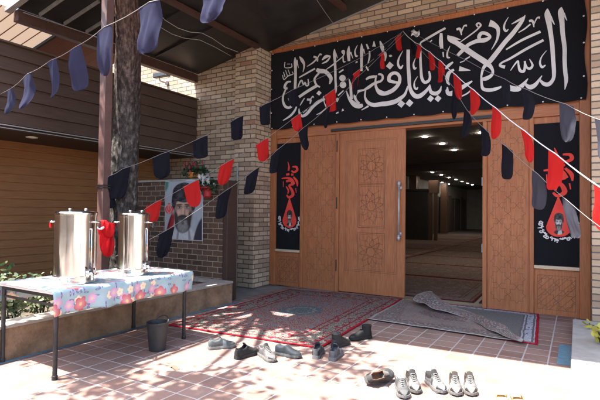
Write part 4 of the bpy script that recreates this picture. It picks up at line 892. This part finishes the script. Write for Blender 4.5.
def thrown(u, v):
    # flat on the left, then the right edge is folded back over itself along the diagonal
    A_, B_, C_, D_ = Vector((-2.58, 6.22, 0)), Vector((-.50, 6.13, 0)), Vector((-2.12, 7.82, 0)), Vector((-2.60, 7.97, 0))
    q = min(1, u/.72); p = (A_*(1-q)+B_*q)*(1-v)+(D_*(1-q)+C_*q)*v
    h = .03+.15*v**.8+.03*math.sin(v*8); z = .024
    nrm = Vector((-.72, -.69, 0)) if True else None
    if u <= .72:
        k = max(0, 1-(1-q)*(2.0-.6*v)/(.30+.55*v)); z += h*.55*k*k*(3-2*k)
    else:
        t = (u-.72)/.28; an = t*math.pi*1.1
        z += h*.55+h*.45*math.sin(min(an, math.pi)*.999)+(-.25*h*max(0, t-.6))
        p = p+nrm*(h*.75*(1-math.cos(an))-.5*h*math.sin(an))+nrm*(.05*math.sin(v*9+1)+.05*noise.noise(Vector((v*6, t, 3))))
    w_ = .03*noise.noise(Vector((u*11, v*8, 2)))*(.3+k if u <= .72 else 1)
    return (p.x+.012*noise.noise(Vector((u*7, v*9, 4))), p.y+.01*noise.noise(Vector((u*6, v*9, 8))), max(.02, z+w_))
b = MB(); b.grid(thrown, 90, 60, lambda u, v: (u*2.0, v*1.9)); o = b.build('rug', cm3, smooth=True, solid=.004); tag(o, 'crumpled grey rug thrown back in a ridge before the open doorway', 'rug')
# rugs in the hall
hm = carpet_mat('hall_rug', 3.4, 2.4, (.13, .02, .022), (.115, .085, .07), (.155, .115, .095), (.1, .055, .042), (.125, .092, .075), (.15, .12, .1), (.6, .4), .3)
k = 0
HL = ['first hall rug just inside the threshold', 'hall rug one row deeper inside the doorway', 'hall rug in the third row of the dim hall', 'hall rug in the fourth row of the dim hall', 'hall rug in the fifth row of the dim hall', 'hall rug in the sixth row of the dim hall', 'hall rug in the seventh row of the dim hall', 'hall rug in the eighth row of the dim hall', 'hall rug in the ninth and deepest row of the hall']
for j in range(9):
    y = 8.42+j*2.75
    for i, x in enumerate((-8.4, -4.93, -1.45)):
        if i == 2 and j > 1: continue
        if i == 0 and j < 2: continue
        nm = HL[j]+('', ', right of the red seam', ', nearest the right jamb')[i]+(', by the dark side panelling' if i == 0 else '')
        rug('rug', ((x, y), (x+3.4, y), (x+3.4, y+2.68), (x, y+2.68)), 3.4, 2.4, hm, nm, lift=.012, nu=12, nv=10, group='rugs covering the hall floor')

# ================================================================== SHOES
def shoe(label, heel, toe, cu, cs, cl, style='sneaker', length=.28, roll=0, accent=None, name=None, lift=0, collar=False):
    hx, hy = heel; tx, ty = toe; ang = math.atan2(ty-hy, tx-hx)
    cx, cy = (hx+tx)/2, (hy+ty)/2
    t = bpy.data.objects.new(name or ('boot' if style == 'boot' else 'shoe'), None); t.empty_display_size = .1; C.objects.link(t)
    tag(t, label, 'boot' if style == 'boot' else 'shoe', 'footwear left before the entrance')
    t.location = (cx, cy, lift); t.rotation_euler = (roll, 0, ang); L = length; t.scale = (1.1, 1.14, 1.14)
    cu = tuple(x*.2 for x in cu); cs = tuple(x*.3 for x in cs); cl = tuple(x*.6 for x in cl); pa = accent or tuple(x*.45 for x in cu); mp = mottled('panel', tuple(x*.35 for x in pa), tuple(x*.7 for x in pa), 30, .7, .2); mu = mottled('upper', tuple(x*.55 for x in cu), tuple(x*1.1 for x in cu), 16, .75, .3); ms = mottled('sole', cs, tuple(x*.6 for x in cs), 22, .7, .1); ml = mat('lining', cl, .9); ma = mat('accent', accent, .6) if accent else ml
    def hw(q):
        P_ = [(0, .022), (.06, .034), (.2, .036), (.38, .034), (.55, .042), (.7, .048), (.85, .043), (.95, .027), (1, .008)]
        for a, b_ in zip(P_, P_[1:]):
            if q <= b_[0]: f = (q-a[0])/(b_[0]-a[0]); f = f*f*(3-2*f); return a[1]+(b_[1]-a[1])*f
        return .008
    zs = .028
    def top(q):
        P_ = [(0, .085), (.08, .1), (.2, .085), (.34, .09), (.42, .108), (.55, .09), (.7, .068), (.85, .06), (.95, .05), (1, .036)]
        for a, b_ in zip(P_, P_[1:]):
            if q <= b_[0]: f = (q-a[0])/(b_[0]-a[0]); return a[1]+(b_[1]-a[1])*f
        return .036
    N_ = 26; up = MB(); rows = []
    for i in range(N_+1):
        q = i/N_; w = hw(q); h = top(q); x = (q-.5)*L; op = .04 < q < .43; r = []
        for k in range(15):
            if op:
                T = [(-1, 0), (-1.04, .25), (-1.02, .5), (-.93, .8), (-.82, 1), (-.68, 1.0), (-.6, .35), (0, .25)]
                kk = k if k <= 7 else 14-k; a, c_ = T[kk]; sgn = 1 if k <= 7 else -1; r.append((x, sgn*a*w, zs+(h-zs)*c_))
            else:
                an = math.pi*(1-k/14); cc, ss = math.cos(an), math.sin(an)
                r.append((x, -abs(cc)**.75*(1 if cc < 0 else -1)*-w*(-1), zs+(h-zs)*abs(ss)**.7))
        rows.append(up.add(r))
    for i in range(N_):
        q = (i+.5)/N_
        for k in range(14):
            up.m = 1 if (.04 < q < .43 and 4 <= k <= 9) else 3 if (collar and q < .46 and 2 <= k <= 11) else (2 if accent and .5 < q < .62 and (k < 4 or k > 9) else (3 if style != 'slip' and ((q < .16 and (k < 3 or k > 10)) or (q > .84 and (k < 4 or k > 9)) or (.38 < q < .5 and 3 < k < 10)) else 0))
            up.face((rows[i]+k, rows[i+1]+k, rows[i+1]+k+1, rows[i]+k+1))
    up.m = 0; up.face([rows[0]+k for k in range(15)]); up.face([rows[N_]+k for k in reversed(range(15))])
    mp.node_tree.nodes['Principled BSDF'].inputs['Roughness'].default_value = .5; up.build('upper', [mu, ml, ma, mp], t, smooth=True, origin=(0, 0, 0))
    so_ = MB(); n = 20; ring = [((q-.5)*L*1.03, hw(q)*1.1) for q in [k/n for k in range(n+1)]]; out = [(x, y) for x, y in ring]+[(x, -y) for x, y in reversed(ring)]
    lo = so_.add([(x, y*.97, .002+(.012 if x > L*.4 else 0)) for x, y in out]); mi_ = so_.add([(x, y*1.02, .016) for x, y in out]); hi = so_.add([(x, y*.98, .032) for x, y in out]); m_ = len(out)
    for a, b_ in ((lo, mi_), (mi_, hi)):
        for k in range(m_): k2 = (k+1) % m_; so_.face((a+k, a+k2, b_+k2, b_+k))
    so_.face([lo+k for k in range(m_)]); so_.face([hi+k for k in reversed(range(m_))])
    so_.build('sole', ms, t, smooth=False, origin=(0, 0, 0))
    if style == 'sneaker':
        tg = MB(); tg.grid(lambda a, c_: ((.45-.5-.09*c_)*L+.0, (a-.5)*.05*(1-.2*c_), .098+.03*c_+.006*math.cos((a-.5)*3)), 6, 5); tg.build('tongue', ml, t, smooth=True, solid=.006, origin=(0, 0, 0))
        lc = MB()
        for k in range(5):
            q = .46+k*.055; w = .026-.002*k; z = top(q)+.004; x = (q-.5)*L
            lc.tube([(x-.006, -w, z-.012), (x, -w*.5, z), (x, w*.5, z), (x+.006, w, z-.012)], .0035, 5); lc.tube([(x+.006, -w, z-.012), (x+.004, 0, z+.002), (x-.006, w, z-.012)], .003, 5)
        lc.build('laces', ms, t, smooth=True, origin=(0, 0, 0))
    if style == 'boot':
        sh = MB(); n2 = 22
        pr = [(.0, .04, .048, -.08), (.05, .046, .058, -.08), (.075, .041, .052, -.084), (.1, .044, .057, -.086), (.112, .045, .058, -.086), (.112, .039, .052, -.086), (.07, .034, .046, -.084)]
        rr = []
        for z, ry, rx, cx_ in pr: rr.append(sh.add([(cx_+rx*math.cos(2*math.pi*j/n2), ry*math.sin(2*math.pi*j/n2), z+.035) for j in range(n2)]))
        for q in range(len(rr)-1):
            sh.m = 0 if q < 4 else 1
            for j in range(n2): j2 = (j+1) % n2; sh.face((rr[q]+j, rr[q]+j2, rr[q+1]+j2, rr[q+1]+j))
        sh.face([rr[-1]+j for j in range(n2)])
        sh.build('shaft', [mu, ml], t, smooth=True, origin=(0, 0, 0))
    return t
def gp(u, v): p = at(u, v, 2, 0); return (p.x, p.y)
def hv(u, v, ang, L=.28): p = at(u, v, 2, 0); a = R(ang); return (p.x-math.cos(a)*L/2, p.y-math.sin(a)*L/2), (p.x+math.cos(a)*L/2, p.y+math.sin(a)*L/2)
W_, GR, DK, NV = (.55, .56, .55), (.3, .3, .3), (.045, .047, .047), (.06, .085, .12)
shoe('pale grey sneaker leftmost of the row along the Persian rug', gp(210, 349.5), gp(234, 347), (.42, .45, .44), (.55, .55, .52), (.06, .07, .07), accent=(.12, .15, .15))
shoe('charcoal shoe between the pale sneaker and the white sneaker by the rug', gp(235, 360), gp(258, 353), (.06, .065, .062), (.05, .05, .05), (.02, .02, .02))
shoe('white and grey sneaker pointing toward the camera beside the charcoal shoe', gp(259, 354), gp(276, 364), (.5, .49, .5), (.55, .54, .52), (.05, .05, .05))
shoe('navy canvas shoe with pale sole touching the rug corner', gp(275, 354), gp(302, 359), NV, (.25, .26, .27), (.03, .035, .05), style='slip')
shoe('pale grey trainer left of its twin, heel to camera at the rug corner', *hv(318, 355, 108), (.4, .41, .43), (.5, .5, .5), (.05, .06, .08))
shoe('pale grey trainer right of its twin, in front of the tan boot', *hv(336, 357, 100), (.42, .43, .46), (.5, .5, .5), (.04, .05, .07), accent=(.12, .13, .15))
shoe('worn grey boot standing with its heel toward the camera', *hv(341, 346, 80), (.12, .12, .11), (.08, .08, .08), (.05, .05, .05), style='boot')
shoe('black leather boot with its toe to the left on the rug edge', gp(371, 338), gp(349, 341), (.02, .022, .024), (.02, .02, .02), (.02, .02, .02), style='boot')
shoe('grey shoe tipped on its side showing its brown lining in the sun', gp(362, 386), gp(394, 379), (.3, .3, .3), (.35, .34, .33), (.22, .11, .06), roll=R(58), lift=.048)
shoe('pale laced sneaker crossing in front of the white sneaker in the sun', gp(398, 384), gp(406, 403), (.34, .34, .34), (.5, .5, .48), (.3, .3, .3))
shoe('white sneaker with black opening just right of the laced sneaker', gp(409, 381), gp(417, 396), (.6, .58, .58), (.45, .43, .42), (.02, .02, .02), accent=(.03, .028, .028), collar=True)
shoe('white sneaker with black lining and swept sole, pointing to lower right', gp(427, 381), gp(445, 396), (.7, .68, .69), (.5, .48, .47), (.02, .02, .02), accent=(.03, .03, .034), collar=True)
shoe('pale laced shoe with dark collar, left one of the rightmost pair', gp(453, 383), gp(457, 399), (.68, .66, .64), (.5, .48, .46), (.03, .025, .022), accent=(.04, .032, .028), collar=True)
shoe('pale laced shoe with dark collar, right one of the rightmost pair', gp(468, 383), gp(472, 399), (.68, .66, .64), (.5, .48, .46), (.03, .025, .022), accent=(.04, .032, .028), collar=True)
def sandal(label, u, v, ang):
    p = at(u, v, 2, 0); t = bpy.data.objects.new('sandal', None); t.empty_display_size = .1; C.objects.link(t); t.location = (p.x, p.y, 0); t.rotation_euler = (0, 0, R(ang)); tag(t, label, 'sandal', 'footwear left before the entrance')
    b = MB(); pts = [(-.12, .02), (-.1, .035), (0, .033), (.06, .045), (.11, .035), (.13, .01)]; out = pts+[(x, -y) for x, y in reversed(pts)]; n = len(out)
    lo = b.add([(x, y, .001) for x, y in out]); hi = b.add([(x, y, .022) for x, y in out])
    for k in range(n): k2 = (k+1) % n; b.face((lo+k, lo+k2, hi+k2, hi+k))
    b.face([lo+k for k in reversed(range(n))]); b.face([hi+k for k in range(n)])
    b.build('sole', mottled('sandal_sole', (.6, .42, .2), (.5, .33, .15), 20, .7, 0), t, bevel=.004, origin=(0, 0, 0))
    b = MB(); b.grid(lambda a, c_: (.02+.05*c_, .043*math.cos(math.pi*a), .02+.05*math.sin(math.pi*a)), 12, 3); b.build('strap', mat('sandal_strap', (.55, .36, .16), .6), t, smooth=True, solid=.004, origin=(0, 0, 0))
sandal('tan sandal, left one of the sandals at the bottom edge', 500, 397, -70)
sandal('tan sandal, right one of the sandals at the bottom edge', 515, 399, -65)
b = MB(); p = at(173, 368, 2, .004); b.grid(lambda a, c_: (p.x-.05+.13*a, p.y+.05-.05*c_-.04*a, .006+.012*math.sin(a*3+c_)), 5, 3); o = b.build('fallen_leaf', mat('dry_leaf', (.12, .07, .045), .8), smooth=True); tag(o, 'dry brown leaf lying on the sunlit tiles below the bin', 'leaf')

# ================================================================== CONCRETE PLINTH AND PLANT AT THE RIGHT
b = MB(); b.box(-.055, 2.5, -.01, 3.0, 7.48, .1)
o = b.build('concrete_plinth', M['plinth'], bevel=.008); tag(o, 'low pale concrete plinth at the right edge before the brick pillar', 'plinth')
def yplant(c, n, label, h):
    t = thing('sprouting_plant', c, label, 'plant'); c = Vector(c); st_ = MB(); fo = MB(); rnd = random.Random(int(c.y*100))
    for k in range(n):
        a = rnd.uniform(0, 6.28); tp = c+Vector((math.cos(a)*rnd.uniform(.02, .12), math.sin(a)*rnd.uniform(.02, .12), h*rnd.uniform(.5, 1))); st_.tube([c, c.lerp(tp, .5)+Vector((0, 0, .02)), tp], [.004, .003, .002], 5); leafcard(fo, tp, rnd.uniform(.07, .12), .75); leafcard(fo, c.lerp(tp, .7), rnd.uniform(.05, .08), .7)
    part(st_, 'stem', M['leafd'], t); part(fo, 'foliage', M['yleaf'], t)
pp = at(589, 328, 2, .1); yplant((pp.x, pp.y, .1), 5, 'tiny yellow leaved sprout on the shaded part of the plinth', .07)
pp = at(601, 345, 2, .1); yplant((pp.x, pp.y, .1), 16, 'yellow green plant at the right edge on the sunlit plinth', .2)

# ================================================================== BUNTING
def flag(b, P, D, w, h, curl, twist, sway):
    D = Vector((D.x, D.y, D.z*.8)).normalized(); dn = (Vector((0, 0, -1))+D*.2*math.sin(P.x*31+P.z*17)).normalized(); h *= 1+.07*math.sin(P.x*23+P.y*9); N_ = D.cross(dn).normalized()
    ca, sa = math.cos(twist), math.sin(twist)
    tw0 = twist*.3; br_ = .70+.12*math.sin(P.x*57+P.z*41+P.y*13); cr_ = 6+3*math.sin(P.z*77)
    def f(a, v):
        s = a-.5
        if v < .5: t = v/.5*br_; ww = 1.0-.06*t
        else: q = (v-.5)*math.pi; t = br_+(1-br_)*math.sin(q); ww = max(.02, math.cos(q)**(.6 if br_ > .74 else 1))*.94
        tt = min(1, t*2.5); c_ = curl*.75*tt; ang = s*ww*c_
        if abs(c_) > 1e-3: xx = math.sin(ang)*w/c_; nn = (1-math.cos(ang))*w/c_
        else: xx, nn = s*ww*w, 0
        tw = tw0*tt; dx = xx*math.cos(tw)-nn*math.sin(tw); dn_ = xx*math.sin(tw)+nn*math.cos(tw)
        Dh = D.lerp(Vector((D.x, D.y, D.z*.45)), tt)
        wr = .006*w/.2*(abs(math.sin(cr_*(s*1.3+t*.8*math.sin(P.x*19))))**.5-.6)*tt+.009*w/.2*noise.noise(Vector((s*5+P.x*7, t*2.2, P.y*5)))*tt+.004*math.sin(s*13+t*3+P.x*11)*tt*w/.2
        return P+Dh*dx+N_*(dn_+sway*t*t*h+.012*math.sin(t*6+P.y*7)*t+wr)+dn*t*h
    b.grid(f, 14, 22, lambda a, t: (a*w+P.x, t*h+P.z))
def bunting(label, ends, flags, mats_, cord, r=.003, hf=.33):
    """ends: (u,v,d) at both ends; flags: (u,v,height px,width ratio,curl,twist,colour)"""
    (u0, v0, d0), (u1, v1, d1) = ends
    def D_(u): f = (u-u0)/(u1-u0); return 1/(1/d0+(1/d1-1/d0)*f)
    A, Z = dep(*ends[0]), dep(*ends[1])
    t = thing('bunting', A, label, 'bunting', 'strings of mourning flags')
    pts = [A]+[dep(f[0], f[1], D_(f[0])) for f in flags]+[Z]
    cb_ = MB(); fine = []
    for i in range(len(pts)-1):
        for k in range(4): fine.append(pts[i].lerp(pts[i+1], k/4)-Vector((0, 0, .012*math.sin(math.pi*k/4))))
    fine.append(pts[-1]); cb_.tube(fine, r, 6); part(cb_, 'cord', cord, t, smooth=True)
    rnd = random.Random(int(u0*7+v0))
    for i, f in enumerate(flags):
        u, v, hp, wr, curl, tw, ck = f
        if hp <= 0: continue
        h = hp*D_(u)/F0; w = hf*wr; p = pts[i+1]; d = (pts[i+2]-pts[i]).normalized()
        b = MB(); flag(b, p-Vector((0, 0, .002)), d, w, h, curl, tw, rnd.uniform(-.12, .12)); part(b, 'flag', M[mats_[ck]], t, smooth=True)
    return t
mm = {'r': 'flagred', 'k': 'flagblk', 'l': 'flaglil', 'g': 'flaglit'}
hook = (403, 31, 8.2)
bunting('string of faded navy flags crossing the upper left before the post', ((-40, 113, 7.0), (260, -32, 2.05)),
        [(10, 89, 26, .6, 1.0, .5, 'l'), (27, 74, 37, .7, 1.4, .4, 'l'), (51, 60, 41, .72, 1.8, -.5, 'l'), (75, 47, 45, .62, .9, .9, 'l'), (104, 27, 48, .66, .5, .2, 'l'), (149, 2, 52, .7, .9, .3, 'l'), (213, -20, 42, .68, .7, -.2, 'l')], mm, M['cord'], .0025, .36)
bunting('string of red flags from the post up to the banner hook', ((104, 226, 6.38), hook),
        [(132, 216, 0, 0, 0, 0, 'r'), (154, 203, 21, .72, .5, .3, 'r'), (191, 183, 23, .75, .4, -.2, 'r'), (227, 162, 22, .72, .6, .2, 'r'), (262, 141, 20, .7, .8, .3, 'r'), (296, 116, 16, .6, .7, -.2, 'r'), (330, 92, 20, .7, .5, .2, 'r'), (357, 71, 20, .5, 1.0, .5, 'r'), (381, 53, 15, .4, 1.0, .4, 'r'), (398, 36, 14, .5, .6, .3, 'r')], mm, M['cord'])
bunting('upper string of black flags from the post past the pillar', ((106, 176, 6.38), hook),
        [(109, 176, 34, .5, 2.0, .9, 'k'), (122, 169, 28, .75, .7, .2, 'k'), (161, 154, 25, .78, .5, -.2, 'k'), (200, 138, 22, .75, .5, .2, 'k'), (237, 118, 23, .68, .9, .5, 'k'), (265, 104, 20, .65, 1.2, .7, 'k'), (292, 90, 18, .5, .9, .3, 'k'), (352, 62, 17, .5, 1.2, .5, 'k'), (376, 48, 16, .5, 1, .5, 'k'), (391, 39, 15, .8, .8, .2, 'k')], mm, M['cord'])
bunting('lower string of black flags crossing the portrait poster', ((112, 258, 6.3), (405, 33, 8.2)),
        [(167, 230, 27, .7, .8, .3, 'k'), (225, 191, 26, .68, 1.2, .5, 'k'), (253, 171, 24, .7, .8, .2, 'k'), (277, 150, 24, .7, 1.3, .8, 'k'), (303, 128, 21, .62, 1.2, .7, 'k'), (328, 107, 22, .3, 1.2, .8, 'k'), (342, 95, 20, .4, 1.2, .6, 'k'), (356, 78, 18, .4, 1, .5, 'k'), (378, 58, 18, .5, 1, .5, 'k'), (412, 36, 16, .7, .9, .3, 'k')][:9], mm, M['cord'])
bunting('string of red flags on a thick white cord right of the hook', ((403, 31, 8.2), (650, 222, 3.4)),
        [(412, 40, 0, 0, 0, 0, 'r'), (419, 44, 14, .4, 1.4, .9, 'r'), (430, 52, 19, .45, 1.4, .9, 'r'), (441, 61, 21, .5, 1.2, .7, 'r'), (456, 75, 25, .6, 1.0, .5, 'r'), (474, 90, 26, .68, .9, .3, 'r'), (496, 108, 29, .5, 1.7, 1.1, 'r'), (525, 131, 33, .5, 1.1, .3, 'r'), (556, 154, 36, .72, 1.0, .1, 'r'), (604, 190, 40, .7, .8, .2, 'r')], mm, M['cordw'], .0055)
bunting('string of black flags right of the hook, crossing the open doorway', ((405, 34, 8.2), (650, 268, 3.4)),
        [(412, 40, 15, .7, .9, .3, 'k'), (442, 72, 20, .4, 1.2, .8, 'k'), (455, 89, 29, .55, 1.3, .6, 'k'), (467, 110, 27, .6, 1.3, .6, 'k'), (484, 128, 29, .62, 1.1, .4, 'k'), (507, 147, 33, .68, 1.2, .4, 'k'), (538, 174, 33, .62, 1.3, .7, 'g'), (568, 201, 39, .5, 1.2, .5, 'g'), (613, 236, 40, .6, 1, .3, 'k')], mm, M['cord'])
bunting('highest string of dark flags at the right, over the carved panel', ((408, 30, 8.2), (650, 145, 3.3)),
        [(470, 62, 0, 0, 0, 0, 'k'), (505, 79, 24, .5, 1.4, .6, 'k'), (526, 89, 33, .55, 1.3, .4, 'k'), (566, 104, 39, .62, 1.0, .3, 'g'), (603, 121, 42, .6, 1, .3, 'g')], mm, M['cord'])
# bundle of red cloth tied to the post
rb = thing('red_cloth_bundle', (-5.5, 4.0, 1.2), 'bunched bright red cloth tied to the post between the urns', 'cloth')
c0 = dep(105, 238, 6.2); b = MB()
for k, (du, dv, rx, rz) in enumerate(((-1, -9, .07, .12), (1, 3, .095, .17), (3, 8, .08, .14), (4, -8, .08, .1))):
    c1 = dep(105+du, 238+dv, 6.2-.03*k); n = 20
    def bf2(a, t):
        an = 2*math.pi*a; q = math.pi*t; fo = 1+.28*math.sin(5*an+k*2+3*t)+.2*noise.noise(Vector((math.cos(an)*2, math.sin(an)*2, t*4+k)))
        r = rx*math.sin(q)**.7*fo; return (c1.x+r*math.cos(an), c1.y+r*.7*math.sin(an), c1.z+rz*math.cos(q))
    b.grid(bf2, 28, 16)
part(b, 'cloth', M['redcloth'], rb, smooth=True)
b = MB(); c1 = dep(100, 228, 6.05); b.tube([c1+Vector((.06*math.cos(a), .03*math.sin(a), .012*math.sin(2*a))) for a in [k*.5236 for k in range(13)]], .012, 8); part(b, 'white_tie', M['white'], rb, smooth=True)
# white bag scrap at the hook
b = MB(); c1 = dep(414, 34, 8.15); b.grid(lambda a, t: (c1.x-.05+.15*a, c1.y+.02*math.sin(a*9+t*5), c1.z+.06-.1*t+.03*math.sin(a*7)), 10, 7); o = b.build('plastic_scrap', mat('pale_plastic', (.5, .48, .48), .4), smooth=True); tag(o, 'pale plastic scrap caught at the hook on the banner', 'plastic')

# ================================================================== ACROSS THE COURTYARD (unseen, added for urn reflections and to cut sky fill)
bw_ = thing('added_reflection_wall', (0, -11, 0), 'unseen brick wall added behind the camera for urn reflections', 'wall')
b = MB(); b.box(-16, -11.3, 0, 12, -11, 3.2); part(b, 'brickwork', M['brick'], bw_)  # added out of view, tan so it bounces light to the entrance
b = MB(); b.box(-16, -11.35, 3.202, 12, -10.95, 3.3); part(b, 'coping', M['concrete'], bw_)
for i, (x, y, lb) in enumerate(((3.5, -4.5, 'unseen broad tree added for urn reflections, nearest the entrance'), (9.5, 1.0, 'unseen tree added for urn reflections, beyond the plinth side'), (-3.5, -7.5, 'unseen tree added for urn reflections, by the added wall'))):
    t = thing('added_reflection_tree', (x, y, 0), lb, 'tree'); b = MB(); b.tube([(x, y, 0), (x+.05, y, 1.5), (x, y+.1, 3.2), (x+.2, y, 4.6)], [.24, .19, .16, .1], 12); part(b, 'trunk', M['bark'], t, smooth=True)  # added out of view to streak the urn reflections and hide some sky
    fo = MB(); crown(fo, 1100, [(Vector((x+1.6*math.cos(k*2.4), y-.6+1.2*math.sin(k*2.4), 4.2+.5*(k % 4))), .9) for k in range(9)], .3, .5); part(fo, 'crown', M['leaf'], t)

# ================================================================== LIGHT, SKY, CAMERA
SD = Vector((.25, .32, -1)).normalized()
el = math.asin(-SD.z); az = math.atan2(-SD.x, -SD.y)
w = bpy.data.worlds.new('World'); bpy.context.scene.world = w; w.use_nodes = True; nt = w.node_tree
sk = nt.nodes.new('ShaderNodeTexSky'); sk.sky_type = 'NISHITA'; sk.sun_disc = False; sk.sun_elevation = el; sk.sun_rotation = az; sk.dust_density = 2.5; sk.air_density = 1.0
nt.links.new(sk.outputs[0], nt.nodes['Background'].inputs[0]); nt.nodes['Background'].inputs[1].default_value = .15
sun = bpy.data.lights.new('Sun', 'SUN'); sun.energy = 5.0; sun.angle = R(.53); sun.color = (1, .95, .87)
so = bpy.data.objects.new('Sun', sun); C.objects.link(so); so.rotation_euler = SD.to_track_quat('-Z', 'Y').to_euler()
cd = bpy.data.cameras.new('Camera'); cd.sensor_width = 36; cd.lens = 36*F0/600; cd.clip_end = 2000; cd.clip_start = .05
co = bpy.data.objects.new('Camera', cd); C.objects.link(co)
from mathutils import Matrix
mx = Matrix((RT, UP, -FW)).transposed().to_4x4(); mx.translation = O; co.matrix_world = mx
S_ = bpy.context.scene; S_.camera = co
S_.view_settings.view_transform = 'Standard'; S_.view_settings.look = 'None'; S_.view_settings.gamma = 1; S_.view_settings.use_curve_mapping = False
S_.view_settings.exposure = 2.45
S_.render.engine = 'CYCLES'
cy = S_.cycles; cy.use_denoising = True; cy.max_bounces = 8; cy.diffuse_bounces = 5; cy.glossy_bounces = 4; cy.transmission_bounces = 4; cy.sample_clamp_indirect = 6; cy.caustics_reflective = False; cy.caustics_refractive = False
try: cy.denoiser = 'OPENIMAGEDENOISE'
except Exception: pass
